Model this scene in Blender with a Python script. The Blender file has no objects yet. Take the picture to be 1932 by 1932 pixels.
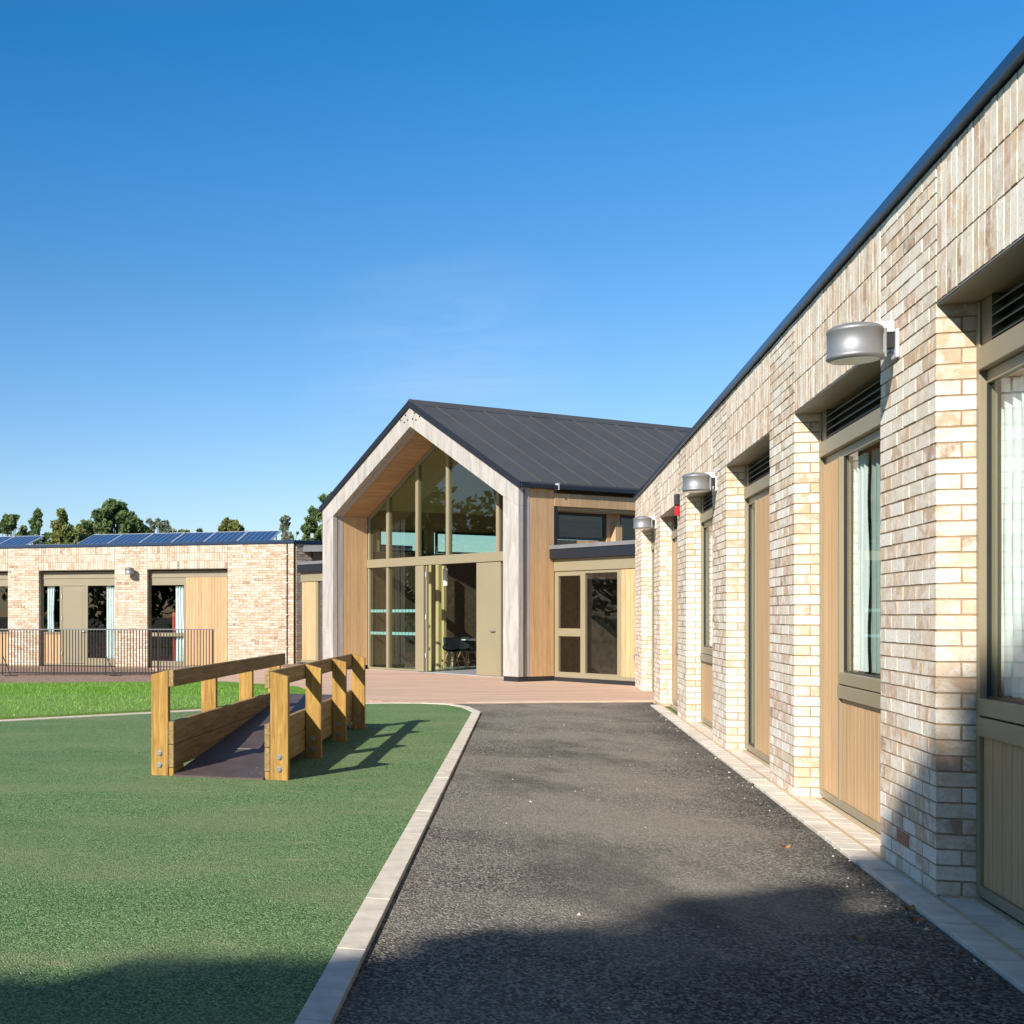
import bpy, math, random
from mathutils import Matrix, Vector
random.seed(7)
S = bpy.context.scene
C = S.collection
F = 2350.0; CX = 250.0; HZ = 1161.0; H = 1.346       # photograph calibration (1932 px wide)
TH = math.radians(17.83)                              # yaw of the brick wings
RW = Matrix.Rotation(-TH, 4, 'Z')
PH = math.atan2(.46, .888)
# ------------------------------------------------------------------ materials
def new_mat(name):
    m = bpy.data.materials.new(name); m.use_nodes = True
    nt = m.node_tree; b = nt.nodes['Principled BSDF']
    return m, nt, b
def N(nt, t, **kw):
    n = nt.nodes.new(t)
    for k, v in kw.items():
        if k.startswith('i_'): n.inputs[k[2:].replace('_', ' ')].default_value = v
        else: setattr(n, k, v)
    return n
def L(nt, a, b): nt.links.new(a, b)
def coords(nt, scale=(1, 1, 1), rot=(0, 0, 0), kind='Object'):
    t = N(nt, 'ShaderNodeTexCoord'); mp = N(nt, 'ShaderNodeMapping')
    mp.inputs['Scale'].default_value = scale; mp.inputs['Rotation'].default_value = rot
    L(nt, t.outputs[kind], mp.inputs['Vector']); return mp.outputs['Vector']
def noise(nt, vec, scale, detail=4, rough=.6, dist=0):
    n = N(nt, 'ShaderNodeTexNoise'); n.inputs['Scale'].default_value = scale
    n.inputs['Detail'].default_value = detail; n.inputs['Roughness'].default_value = rough
    n.inputs['Distortion'].default_value = dist
    L(nt, vec, n.inputs['Vector']); return n.outputs['Fac']
def ramp(nt, fac, stops, interp='LINEAR'):
    r = N(nt, 'ShaderNodeValToRGB'); r.color_ramp.interpolation = interp
    e = r.color_ramp.elements
    while len(e) < len(stops): e.new(.5)
    for el, (p, c) in zip(e, stops):
        el.position = p; el.color = (*c, 1) if len(c) == 3 else c
    L(nt, fac, r.inputs['Fac']); return r.outputs['Color']
def mix(nt, fac, a, b, mode='MIX'):
    m = N(nt, 'ShaderNodeMix', data_type='RGBA', blend_type=mode)
    for s, v in ((m.inputs[0], fac), (m.inputs[6], a), (m.inputs[7], b)):
        if isinstance(v, (int, float)): s.default_value = v
        elif isinstance(v, tuple): s.default_value = (*v, 1)
        else: L(nt, v, s)
    return m.outputs[2]
def bump(nt, b, h, strength, dist):
    n = N(nt, 'ShaderNodeBump'); n.inputs['Strength'].default_value = strength
    n.inputs['Distance'].default_value = dist
    L(nt, h, n.inputs['Height']); L(nt, n.outputs['Normal'], b.inputs['Normal'])
def g(v): return (v, v, v)

def brick_mat(name, tone=(1, 1, 1)):
    m, nt, b = new_mat(name)
    geo = N(nt, 'ShaderNodeNewGeometry')
    rnd = geo.outputs['Random Per Island']
    base = ramp(nt, rnd, [(0, (.60, .44, .30)), (.13, (.69, .57, .44)), (.26, (.56, .40, .28)), (.36, (.74, .66, .54)),
                          (.5, (.64, .49, .35)), (.62, (.80, .74, .65)), (.72, (.58, .39, .28)), (.80, (.66, .57, .46)),
                          (.9, (.66, .52, .39)), (.965, (.40, .27, .19)), (1, (.72, .64, .52))], 'CONSTANT')
    v = coords(nt)
    mul = N(nt, 'ShaderNodeVectorMath', operation='MULTIPLY_ADD')
    cmb = N(nt, 'ShaderNodeCombineXYZ')
    for i in range(3): L(nt, rnd, cmb.inputs[i])
    L(nt, cmb.outputs[0], mul.inputs[0]); mul.inputs[1].default_value = (37, 17, 23); L(nt, v, mul.inputs[2])
    bl = noise(nt, mul.outputs[0], 9, 5, .65, .4)
    blf = ramp(nt, bl, [(.43, g(0)), (.60, g(1))])
    c = mix(nt, blf, base, (.83, .785, .715))
    sc = N(nt, 'ShaderNodeMath', operation='MULTIPLY'); 
    c = mix(nt, .72, base, c)
    fn = noise(nt, v, 42, 6, .75)
    c = mix(nt, ramp(nt, fn, [(.30, g(.7)), (.48, g(.0))]), c, (.40, .28, .17))
    big = noise(nt, v, 1.1, 3, .5)
    c = mix(nt, ramp(nt, big, [(.3, g(.16)), (.7, g(0))]), c, (.45, .36, .27))
    c = mix(nt, 1.0, c, tone, 'MULTIPLY')
    L(nt, c, b.inputs['Base Color']); b.inputs['Roughness'].default_value = .92
    b.inputs['Specular IOR Level'].default_value = .2
    bump(nt, b, mix(nt, .5, noise(nt, v, 130, 4, .7), bl), .7, .006)
    return m
def plain(name, col, rough=.6, metal=0, spec=.5, var=.0, vscale=3, bs=0, bscale=60, bd=.002):
    m, nt, b = new_mat(name)
    b.inputs['Roughness'].default_value = rough; b.inputs['Metallic'].default_value = metal
    b.inputs['Specular IOR Level'].default_value = spec
    v = coords(nt)
    n1 = noise(nt, v, vscale, 5, .6)
    lo = tuple(x * (1 - var) for x in col); hi = tuple(min(1, x * (1 + var)) for x in col)
    L(nt, ramp(nt, n1, [(.3, lo), (.7, hi)]), b.inputs['Base Color'])
    if bs: bump(nt, b, noise(nt, v, bscale, 4, .6), bs, bd)
    return m
def wood(name, lo, hi, grain=(30, 30, 1.2), rough=.75, island=.35, knots=False, bs=.25):
    m, nt, b = new_mat(name)
    geo = N(nt, 'ShaderNodeNewGeometry')
    t = coords(nt); rnd = geo.outputs['Random Per Island']
    add = N(nt, 'ShaderNodeVectorMath', operation='MULTIPLY_ADD'); cmb = N(nt, 'ShaderNodeCombineXYZ')
    for i in range(3): L(nt, rnd, cmb.inputs[i])
    L(nt, cmb.outputs[0], add.inputs[0]); add.inputs[1].default_value = (13, 7, 19); L(nt, t, add.inputs[2])
    mp = N(nt, 'ShaderNodeMapping'); mp.inputs['Scale'].default_value = grain
    L(nt, add.outputs[0], mp.inputs['Vector'])
    n1 = noise(nt, mp.outputs[0], 1.6, 6, .65, .6)
    c = ramp(nt, n1, [(.28, lo), (.72, hi)])
    hs = N(nt, 'ShaderNodeHueSaturation'); L(nt, c, hs.inputs['Color'])
    mr = N(nt, 'ShaderNodeMapRange'); L(nt, rnd, mr.inputs[0]); mr.inputs[3].default_value = 1 - island / 2; mr.inputs[4].default_value = 1 + island / 2
    L(nt, mr.outputs[0], hs.inputs['Value'])
    c = hs.outputs['Color']
    if knots:
        vo = N(nt, 'ShaderNodeTexVoronoi'); vo.inputs['Scale'].default_value = 3.2
        mp2 = N(nt, 'ShaderNodeMapping'); L(nt, add.outputs[0], mp2.inputs['Vector']); mp2.inputs['Scale'].default_value = (1.6, 1.6, 1) if grain[2] < 5 else (1.6, 1, 1.6)
        L(nt, mp2.outputs[0], vo.inputs['Vector'])
        c = mix(nt, ramp(nt, vo.outputs['Distance'], [(.035, g(.8)), (.085, g(0))]), c, (.16, .08, .03))
    L(nt, c, b.inputs['Base Color']); b.inputs['Roughness'].default_value = rough
    b.inputs['Specular IOR Level'].default_value = .25
    bump(nt, b, n1, bs, .003)
    return m
def glass(name, tint=(.93, .96, .95), r0=.08):
    m = bpy.data.materials.new(name); m.use_nodes = True; nt = m.node_tree
    nt.nodes.remove(nt.nodes['Principled BSDF']); out = nt.nodes['Material Output']
    tr = N(nt, 'ShaderNodeBsdfTransparent'); tr.inputs[0].default_value = (*tint, 1)
    gl = N(nt, 'ShaderNodeBsdfGlossy'); gl.inputs['Roughness'].default_value = 0.0
    ge = N(nt, 'ShaderNodeNewGeometry')
    dt = N(nt, 'ShaderNodeVectorMath', operation='DOT_PRODUCT'); L(nt, ge.outputs['Incoming'], dt.inputs[0]); L(nt, ge.outputs['Normal'], dt.inputs[1])
    def mth(op, a, b=None):
        n = N(nt, 'ShaderNodeMath', operation=op)
        for i, v in enumerate((a, b)):
            if v is None: continue
            if isinstance(v, (int, float)): n.inputs[i].default_value = v
            else: L(nt, v, n.inputs[i])
        return n.outputs[0]
    c = mth('ABSOLUTE', dt.outputs['Value']); p = mth('POWER', mth('SUBTRACT', 1.0, c), 5.0)
    r = mth('ADD', mth('MULTIPLY', p, 1-r0), r0)
    r = mth('MULTIPLY', r, mth('SUBTRACT', 1.0, ge.outputs['Backfacing']))
    ms = N(nt, 'ShaderNodeMixShader'); L(nt, r, ms.inputs[0]); L(nt, tr.outputs[0], ms.inputs[1]); L(nt, gl.outputs[0], ms.inputs[2])
    L(nt, ms.outputs[0], out.inputs['Surface']); return m
M = {}
M['brick'] = brick_mat('buff_brick', (1.06, 1.05, 1.03))
M['brick_tan'] = brick_mat('tan_brick', (.84, .81, .76))
M['mortar'] = plain('sand_mortar', (.36, .26, .16), .95, var=.18, vscale=6, bs=.5, bscale=150)
M['coping'] = plain('dark_blue_grey_coping', (.012, .034, .082), .3, var=.1, spec=.5)
M['fascia'] = plain('near_black_fascia', (.011, .014, .022), .5)
M['bronze'] = plain('olive_bronze_metal', (.275, .232, .145), .42, metal=.0, spec=.5, var=.04, vscale=1.5)
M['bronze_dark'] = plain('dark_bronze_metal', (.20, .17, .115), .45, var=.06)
M['clad'] = wood('larch_cladding', (.46, .275, .135), (.62, .41, .225), (16, 16, .9), .7, .16, bs=.15)
M['clad_brown'] = wood('brown_cladding', (.50, .30, .145), (.66, .44, .24), (16, 16, .9), .7, .16, bs=.15)
M['soffitwood'] = wood('soffit_wood', (.36, .21, .10), (.52, .33, .17), (.9, 14, 14), .65, .15, bs=.12)
M['glulam'] = wood('silvered_glulam', (.29, .265, .24), (.52, .48, .435), (6, 6, .8), .8, .06, bs=.2)
M['glulam_grey'] = wood('grey_glulam', (.30, .27, .25), (.47, .43, .40), (9, 9, .7), .8, .06, bs=.2)
M['pine'] = wood('treated_pine', (.22, .11, .022), (.56, .335, .09), (22, 22, 1.6), .68, .22, True, .35)
M['pine_y'] = wood('treated_pine_rail', (.17, .105, .04), (.44, .30, .135), (22, 1.6, 22), .72, .22, True, .35)
M['glass'] = glass('window_glass')
M['glass_green'] = glass('green_tinted_glass', (.80, .90, .83), .15)
M['steel'] = plain('brushed_steel', (.30, .305, .315), .55, metal=.65, var=.1, vscale=2)
M['steel_light'] = plain('galvanised_steel', (.62, .63, .64), .5, metal=.4, var=.1)
M['bolt'] = plain('bolt_steel', (.5, .5, .5), .35, metal=.9)
M['white'] = plain('white_plastic', (.8, .8, .78), .4)
M['lens'] = plain('lamp_lens', (.55, .55, .5), .3)
M['red'] = plain('red_plastic', (.62, .01, .02), .3)
M['black'] = plain('black_plastic', (.02, .02, .022), .4)
M['plinth'] = plain('dark_plinth', (.018, .018, .02), .6)
M['roofmetal'] = plain('dark_grey_zinc', (.074, .074, .075), .62, metal=.0, spec=.22, var=.10, vscale=.8)
M['seam'] = plain('seam_zinc', (.075, .072, .07), .55, spec=.3)
M['flatroof'] = plain('roof_membrane', (.16, .16, .165), .8, var=.15)
M['plaster'] = plain('interior_plaster', (.42, .40, .36), .9)
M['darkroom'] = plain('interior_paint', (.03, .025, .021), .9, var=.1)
M['floor_in'] = plain('interior_floor', (.38, .40, .41), .35, var=.1)
M['curtain'] = plain('pale_curtain', (.78, .84, .82), .85, var=.06, vscale=8)
M['blind'] = plain('grey_green_blind', (.36, .43, .39), .85, var=.1, vscale=8)
M['curtain_red'] = plain('red_curtain', (.55, .16, .11), .85, var=.1, vscale=8)
M['fence'] = plain('dark_painted_steel', (.03, .022, .02), .5)
M['louvre'] = plain('louvre_metal', (.17, .15, .105), .45)
M['interior_brick'] = plain('interior_brick', (.12, .075, .05), .9, var=.35, vscale=9)
M['chair_leg'] = plain('beech_leg', (.45, .25, .12), .5)
M['chair_shell'] = plain('charcoal_shell', (.03, .037, .045), .45)
M['fin'] = wood('pale_timber', (.52, .37, .17), (.66, .50, .26), (16, 16, .9), .6, .1)
M['teal'] = plain('frosted_film', (.15, .32, .29), .6)
M['terracotta'] = plain('terracotta', (.45, .17, .10), .8, var=.15, vscale=30)

# solar
m, nt, b = new_mat('solar_cells'); v = coords(nt)
br = N(nt, 'ShaderNodeTexBrick'); br.offset = 0; br.inputs['Scale'].default_value = 1; br.inputs['Brick Width'].default_value = .1567; br.inputs['Row Height'].default_value = .1567
br.inputs['Mortar Size'].default_value = .012; br.inputs['Color1'].default_value = (.005, .009, .034, 1); br.inputs['Color2'].default_value = (.007, .013, .045, 1); br.inputs['Mortar'].default_value = (.16, .19, .27, 1)
L(nt, v, br.inputs['Vector']); L(nt, br.outputs['Color'], b.inputs['Base Color']); b.inputs['Roughness'].default_value = .18; M['solar'] = m

def leafmat(name, a, bcol, c):
    m, nt, b = new_mat(name); geo = N(nt, 'ShaderNodeNewGeometry')
    v = coords(nt)
    col = ramp(nt, geo.outputs['Random Per Island'], [(0, a), (.5, bcol), (1, c)])
    col2 = mix(nt, ramp(nt, noise(nt, v, .9, 2), [(.4, g(.0)), (.6, g(.45))]), col, c)
    L(nt, col2, b.inputs['Base Color']); b.inputs['Roughness'].default_value = .6; b.inputs['Specular IOR Level'].default_value = .25
    tl = N(nt, 'ShaderNodeBsdfTranslucent'); L(nt, col2, tl.inputs[0])
    ms = N(nt, 'ShaderNodeMixShader'); ms.inputs[0].default_value = .3
    out = nt.nodes['Material Output']; L(nt, b.outputs[0], ms.inputs[1]); L(nt, tl.outputs[0], ms.inputs[2]); L(nt, ms.outputs[0], out.inputs['Surface'])
    return m
M['leaf_dark'] = leafmat('dark_leaves', (.07, .125, .04), (.12, .19, .06), (.19, .25, .10))
M['leaf_olive'] = leafmat('olive_leaves', (.12, .16, .04), (.19, .23, .065), (.27, .27, .09))
M['leaf_grey'] = leafmat('grey_green_leaves', (.15, .19, .13), (.22, .26, .18), (.28, .30, .2))
M['blades'] = leafmat('grass_blades', (.10, .24, .02), (.20, .40, .05), (.34, .50, .12))
M['bark'] = plain('bark', (.11, .085, .06), .9, var=.3, vscale=10)
M['dryleaf'] = plain('dry_leaf', (.30, .15, .05), .7, var=.2, vscale=40)

# ground materials
m, nt, b = new_mat('asphalt'); v = coords(nt)
vo = N(nt, 'ShaderNodeTexVoronoi'); vo.inputs['Scale'].default_value = 88; L(nt, v, vo.inputs['Vector'])
bw = N(nt, 'ShaderNodeRGBToBW'); L(nt, vo.outputs['Color'], bw.inputs[0])
c = ramp(nt, bw.outputs[0], [(.18, (.014, .014, .014)), (.50, (.115, .103, .089)), (.82, (.40, .355, .295))])
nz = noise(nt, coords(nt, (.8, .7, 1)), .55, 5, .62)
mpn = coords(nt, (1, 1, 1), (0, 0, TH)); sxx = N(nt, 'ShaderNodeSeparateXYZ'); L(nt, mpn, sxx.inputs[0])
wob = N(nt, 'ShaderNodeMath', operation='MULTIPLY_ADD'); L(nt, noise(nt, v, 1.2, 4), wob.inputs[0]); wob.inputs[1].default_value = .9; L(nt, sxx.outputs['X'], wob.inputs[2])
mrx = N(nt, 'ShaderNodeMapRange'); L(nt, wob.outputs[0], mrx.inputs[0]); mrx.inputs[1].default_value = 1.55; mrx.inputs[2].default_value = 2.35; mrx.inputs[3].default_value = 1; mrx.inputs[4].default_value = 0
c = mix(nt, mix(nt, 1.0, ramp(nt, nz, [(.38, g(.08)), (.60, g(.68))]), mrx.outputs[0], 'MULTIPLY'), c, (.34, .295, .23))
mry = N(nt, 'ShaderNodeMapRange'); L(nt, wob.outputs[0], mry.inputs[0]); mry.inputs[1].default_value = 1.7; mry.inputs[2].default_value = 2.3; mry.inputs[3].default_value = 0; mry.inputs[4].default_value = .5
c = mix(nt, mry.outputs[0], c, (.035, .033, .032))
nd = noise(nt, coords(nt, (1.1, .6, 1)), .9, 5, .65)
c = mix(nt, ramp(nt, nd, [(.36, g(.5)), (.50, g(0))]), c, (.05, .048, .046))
v2 = N(nt, 'ShaderNodeTexVoronoi'); v2.inputs['Scale'].default_value = 11; L(nt, v, v2.inputs['Vector'])
bw2 = N(nt, 'ShaderNodeRGBToBW'); L(nt, v2.outputs['Color'], bw2.inputs[0])
mm = N(nt, 'ShaderNodeMath', operation='MULTIPLY'); L(nt, ramp(nt, v2.outputs['Distance'], [(.05, g(1)), (.09, g(0))]), mm.inputs[0]); L(nt, ramp(nt, bw2.outputs[0], [(.62, g(0)), (.64, g(1))]), mm.inputs[1])
c = mix(nt, mm.outputs[0], c, (.45, .40, .32))
L(nt, c, b.inputs['Base Color']); b.inputs['Roughness'].default_value = .9; b.inputs['Specular IOR Level'].default_value = .12
bump(nt, b, vo.outputs['Distance'], 1.0, -.013)
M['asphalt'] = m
m, nt, b = new_mat('green_rubber_surface'); v = coords(nt)
vo = N(nt, 'ShaderNodeTexVoronoi'); vo.inputs['Scale'].default_value = 130; L(nt, v, vo.inputs['Vector'])
bw = N(nt, 'ShaderNodeRGBToBW'); L(nt, vo.outputs['Color'], bw.inputs[0])
c = ramp(nt, bw.outputs[0], [(.18, (.024, .062, .014)), (.48, (.105, .205, .064)), (.74, (.20, .34, .125)), (.92, (.40, .47, .22))])
nz = noise(nt, coords(nt, (.7, 1.2, 1)), .8, 5, .6)
c = mix(nt, ramp(nt, nz, [(.42, g(0)), (.66, g(.5))]), c, (.26, .28, .14))
sc1 = noise(nt, coords(nt, (1, 2.6, 1), (0, 0, .25)), 2.2, 6, .7, .4)
c = mix(nt, ramp(nt, sc1, [(.60, g(0)), (.72, g(.6))]), c, (.42, .40, .24))
sc2 = noise(nt, coords(nt, (1, 1.6, 1)), .45, 3, .6)
c = mix(nt, ramp(nt, sc2, [(.36, g(.15)), (.52, g(0))]), c, (.035, .12, .05))
sp = N(nt, 'ShaderNodeTexVoronoi'); sp.inputs['Scale'].default_value = 16; L(nt, v, sp.inputs['Vector'])
bw2 = N(nt, 'ShaderNodeRGBToBW'); L(nt, sp.outputs['Color'], bw2.inputs[0])
mm = N(nt, 'ShaderNodeMath', operation='MULTIPLY'); L(nt, ramp(nt, sp.outputs['Distance'], [(.04, g(1)), (.09, g(0))]), mm.inputs[0]); L(nt, ramp(nt, bw2.outputs[0], [(.55, g(0)), (.57, g(1))]), mm.inputs[1])
c = mix(nt, mm.outputs[0], c, (.36, .36, .22))
L(nt, c, b.inputs['Base Color']); b.inputs['Roughness'].default_value = .8; b.inputs['Specular IOR Level'].default_value = .25
bump(nt, b, vo.outputs['Distance'], .9, -.009)
M['rubber'] = m
m, nt, b = new_mat('lawn_grass'); v = coords(nt)
c = ramp(nt, noise(nt, v, 60, 4, .7), [(.32, (.075, .20, .012)), (.52, (.20, .42, .035)), (.72, (.36, .56, .10))])
c = mix(nt, ramp(nt, noise(nt, v, 7, 4, .7), [(.35, g(.5)), (.6, g(0))]), c, (.075, .20, .02))
sx = N(nt, 'ShaderNodeSeparateXYZ'); L(nt, v, sx.inputs[0])
ad = N(nt, 'ShaderNodeMath', operation='MULTIPLY_ADD'); L(nt, noise(nt, v, 1.5, 3), ad.inputs[0]); ad.inputs[1].default_value = .8; L(nt, sx.outputs['Y'], ad.inputs[2])
md_ = N(nt, 'ShaderNodeMapRange'); md_.inputs[1].default_value = 20.9; md_.inputs[2].default_value = 21.5; md_.inputs[3].default_value = .75; md_.inputs[4].default_value = 0; L(nt, ad.outputs[0], md_.inputs[0])
n2 = ramp(nt, noise(nt, v, 30, 4, .75), [(.35, (.13, .30, .04)), (.62, (.34, .48, .15))])
c = mix(nt, md_.outputs[0], c, n2)
L(nt, c, b.inputs['Base Color']); b.inputs['Roughness'].default_value = .85; b.inputs['Specular IOR Level'].default_value = .2
bump(nt, b, noise(nt, v, 28, 5, .75), 1, .06)
M['lawn'] = m
M['meadow'] = plain('rough_grass', (.10, .13, .05), .95, var=.4, vscale=2, bs=1, bscale=8, bd=.05)
M['soil'] = plain('reddish_soil', (.30, .19, .13), .95, var=.5, vscale=14, bs=1, bscale=30, bd=.02)
M['kerb'] = plain('pale_concrete', (.62, .54, .43), .9, var=.18, vscale=8, bs=.3, bscale=120)
M['paver'] = plain('pale_paver', (.63, .56, .46), .9, var=.2, vscale=5, bs=.4, bscale=90)
M['sand'] = plain('dry_sand', (.52, .40, .25), .95, var=.2, vscale=25, bs=.6, bscale=80, bd=.005)
M['deck'] = wood('reddish_deck_boards', (.46, .30, .205), (.66, .46, .34), (.8, 18, 18), .75, .22, bs=.2)
M['rampdeck'] = plain('brown_anti_slip_board', (.085, .06, .052), .55, var=.25, vscale=4, bs=.6, bscale=220, bd=.002)

# ------------------------------------------------------------------ mesh helpers
class MB:
    def __init__(s): s.v = []; s.f = []
    def box(s, x0, x1, y0, y1, z0, z1, mt=None, jit=0):
        n = len(s.v)
        for x, y, z in ((x0,y0,z0),(x1,y0,z0),(x1,y1,z0),(x0,y1,z0),(x0,y0,z1),(x1,y0,z1),(x1,y1,z1),(x0,y1,z1)):
            p = Vector((x, y, z))
            if jit: p += Vector((random.uniform(-jit, jit), random.uniform(-jit, jit), random.uniform(-jit, jit)))
            if mt: p = mt @ p
            s.v.append(tuple(p))
        s.f += [(n,n+3,n+2,n+1),(n+4,n+5,n+6,n+7),(n,n+1,n+5,n+4),(n+1,n+2,n+6,n+5),(n+2,n+3,n+7,n+6),(n+3,n,n+4,n+7)]
        return s
    def prism(s, pts, fn0, fn1):
        """pts 2-D polygon, fn0/fn1 map to the two 3-D ends"""
        n = len(s.v); k = len(pts)
        s.v += [tuple(fn0(*p)) for p in pts] + [tuple(fn1(*p)) for p in pts]
        s.f.append(tuple(range(n, n + k))); s.f.append(tuple(range(n + 2*k - 1, n + k - 1, -1)))
        for i in range(k):
            j = (i + 1) % k; s.f.append((n + j, n + i, n + k + i, n + k + j))
        return s
    def cyl(s, p0, p1, r0, r1=None, seg=12):
        r1 = r0 if r1 is None else r1
        p0 = Vector(p0); p1 = Vector(p1); d = (p1 - p0).normalized()
        a = d.orthogonal().normalized(); b = d.cross(a); n = len(s.v)
        for p, r in ((p0, r0), (p1, r1)):
            for i in range(seg):
                t = 2*math.pi*i/seg; s.v.append(tuple(p + a*math.cos(t)*r + b*math.sin(t)*r))
        for i in range(seg):
            j = (i+1) % seg; s.f.append((n+i, n+j, n+seg+j, n+seg+i))
        s.f.append(tuple(range(n+seg-1, n-1, -1))); s.f.append(tuple(range(n+seg, n+2*seg)))
        return s
    def lathe(s, c, prof, seg=32):
        n = len(s.v)
        for r, z in prof:
            for i in range(seg):
                t = 2*math.pi*i/seg; s.v.append((c[0]+r*math.cos(t), c[1]+r*math.sin(t), c[2]+z))
        for k in range(len(prof)-1):
            for i in range(seg):
                j = (i+1) % seg; s.f.append((n+k*seg+i, n+k*seg+j, n+(k+1)*seg+j, n+(k+1)*seg+i))
        s.f.append(tuple(range(n+seg-1, n-1, -1))); s.f.append(tuple(range(n+(len(prof)-1)*seg, n+len(prof)*seg)))
        return s
    def poly(s, pts): n = len(s.v); s.v += [tuple(p) for p in pts]; s.f.append(tuple(range(n, n+len(pts)))); return s
    def build(s, name, mat, parent=None, bevel=0, smooth=False, recalc=True):
        me = bpy.data.meshes.new(name); me.from_pydata(s.v, [], s.f); me.materials.append(mat)
        if recalc:
            import bmesh
            bm = bmesh.new(); bm.from_mesh(me); bmesh.ops.recalc_face_normals(bm, faces=bm.faces); bm.to_mesh(me); bm.free()
        if smooth:
            for p in me.polygons: p.use_smooth = True
        o = bpy.data.objects.new(name, me); C.objects.link(o)
        if parent: o.parent = parent
        if bevel:
            md = o.modifiers.new('bevel', 'BEVEL'); md.width = bevel; md.segments = 2; md.limit_method = 'ANGLE'
        return o
def tag(o, label=None, cat=None, group=None, kind=None):
    if label: o['label'] = label
    if cat: o['category'] = cat
    if group: o['group'] = group
    if kind: o['kind'] = kind
    return o
def empty(name, loc=(0, 0, 0), rz=0, label=None, cat=None, group=None):
    o = bpy.data.objects.new(name, None); C.objects.link(o); o.location = loc; o.rotation_euler = (0, 0, rz); o.empty_display_size = .2
    return tag(o, label, cat, group)
def copy_tree(o, parent=None):
    c = o.copy(); C.objects.link(c)
    if parent: c.parent = parent
    for ch in [x for x in list(bpy.data.objects) if x.parent == o]: copy_tree(ch, c)
    return c
def gp(x, y, z=0):
    """point of the ground seen at pixel x, y of the 1932 px photograph"""
    Y = F*(H - z)/(y - HZ); return ((x-CX)/F*Y, Y)
def at(x, y, Y): return Vector(((x-CX)/F*Y, Y, H + (HZ-y)/F*Y))

# ------------------------------------------------------------------ camera, light, sky
cam = bpy.data.cameras.new('camera'); co = bpy.data.objects.new('camera', cam); C.objects.link(co)
co.location = (0, 0, H); co.rotation_euler = (math.pi/2, 0, 0)
cam.sensor_width = 36; cam.lens = F/1932*36; cam.shift_x = (966-CX)/1932; cam.shift_y = (HZ-966)/1932; cam.clip_end = 3000
S.camera = co
LD = Vector((1.09, 1.12, -.88)).normalized()
sun = bpy.data.lights.new('sun', 'SUN'); so = bpy.data.objects.new('sun', sun); C.objects.link(so)
sun.energy = 4.8; sun.angle = math.radians(.5); sun.color = (1, .945, .86)
so.rotation_euler = LD.to_track_quat('-Z', 'Y').to_euler()
W = bpy.data.worlds.new('World'); S.world = W; W.use_nodes = True; nt = W.node_tree
sky = N(nt, 'ShaderNodeTexSky', sky_type='NISHITA'); sky.sun_disc = False
sky.sun_elevation = math.asin(-LD.z); sky.sun_rotation = math.atan2(-LD.x, -LD.y) % (2*math.pi)
sky.altitude = 0; sky.air_density = 1.0; sky.dust_density = .3; sky.ozone_density = 3.0
tc = N(nt, 'ShaderNodeTexCoord'); sep = N(nt, 'ShaderNodeSeparateXYZ'); nv = N(nt, 'ShaderNodeVectorMath', operation='NORMALIZE'); L(nt, tc.outputs['Generated'], nv.inputs[0]); L(nt, nv.outputs[0], sep.inputs[0])
tint = ramp(nt, sep.outputs['Z'], [(0, (.85, .85, .90)), (.10, (.72, .83, .96)), (.19, (.55, .80, .99)), (.27, (.40, .77, 1.0)), (.35, (.26, .77, 1.08)), (.43, (.15, .75, 1.09)), (.62, (.55, .72, .9))])
skyc = mix(nt, 1.0, sky.outputs[0], tint, 'MULTIPLY')
mp = N(nt, 'ShaderNodeMapping'); mp.inputs['Scale'].default_value = (1.4, 1, 9); mp.inputs['Rotation'].default_value = (0, math.radians(-14), 0)
L(nt, nv.outputs[0], mp.inputs['Vector'])
wn = noise(nt, mp.outputs[0], 3.6, 8, .62, .6)
wf = ramp(nt, wn, [(.40, g(0)), (.78, g(.22))])
# the thin cirrus lies in one part of the sky
cd = N(nt, 'ShaderNodeVectorMath', operation='DISTANCE'); L(nt, nv.outputs[0], cd.inputs[0]); cd.inputs[1].default_value = Vector((.25, 1, .185)).normalized()
msk = ramp(nt, cd.outputs['Value'], [(.02, g(1)), (.12, g(0))])
wf = mix(nt, 1.0, wf, msk, 'MULTIPLY')
c = mix(nt, wf, skyc, (5.4, 6.0, 6.8))
L(nt, c, nt.nodes['Background'].inputs['Color']); nt.nodes['Background'].inputs['Strength'].default_value = .1
S.view_settings.view_transform = 'Standard'; S.view_settings.look = 'None'; S.view_settings.exposure = .55; S.view_settings.gamma = 1
S.render.engine = 'CYCLES'; S.cycles.max_bounces = 8; S.cycles.transparent_max_bounces = 16

# ------------------------------------------------------------------ ground
def sheet(name, pts, z, mat, z2=None):
    m = MB()
    if z2 is None: m.poly([(x, y, z) for x, y in pts])
    else: m.prism(pts, lambda x, y: (x, y, z), lambda x, y: (x, y, z2))
    o = m.build(name, mat); tag(o, kind='structure'); return o
D = Vector((math.sin(TH), math.cos(TH), 0)); NN = Vector((math.cos(TH), -math.sin(TH), 0))
P1 = Vector((3.857, 5.98, 0))
def wing(n, t): p = P1 + D*t + NN*n; return (p.x, p.y)
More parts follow.
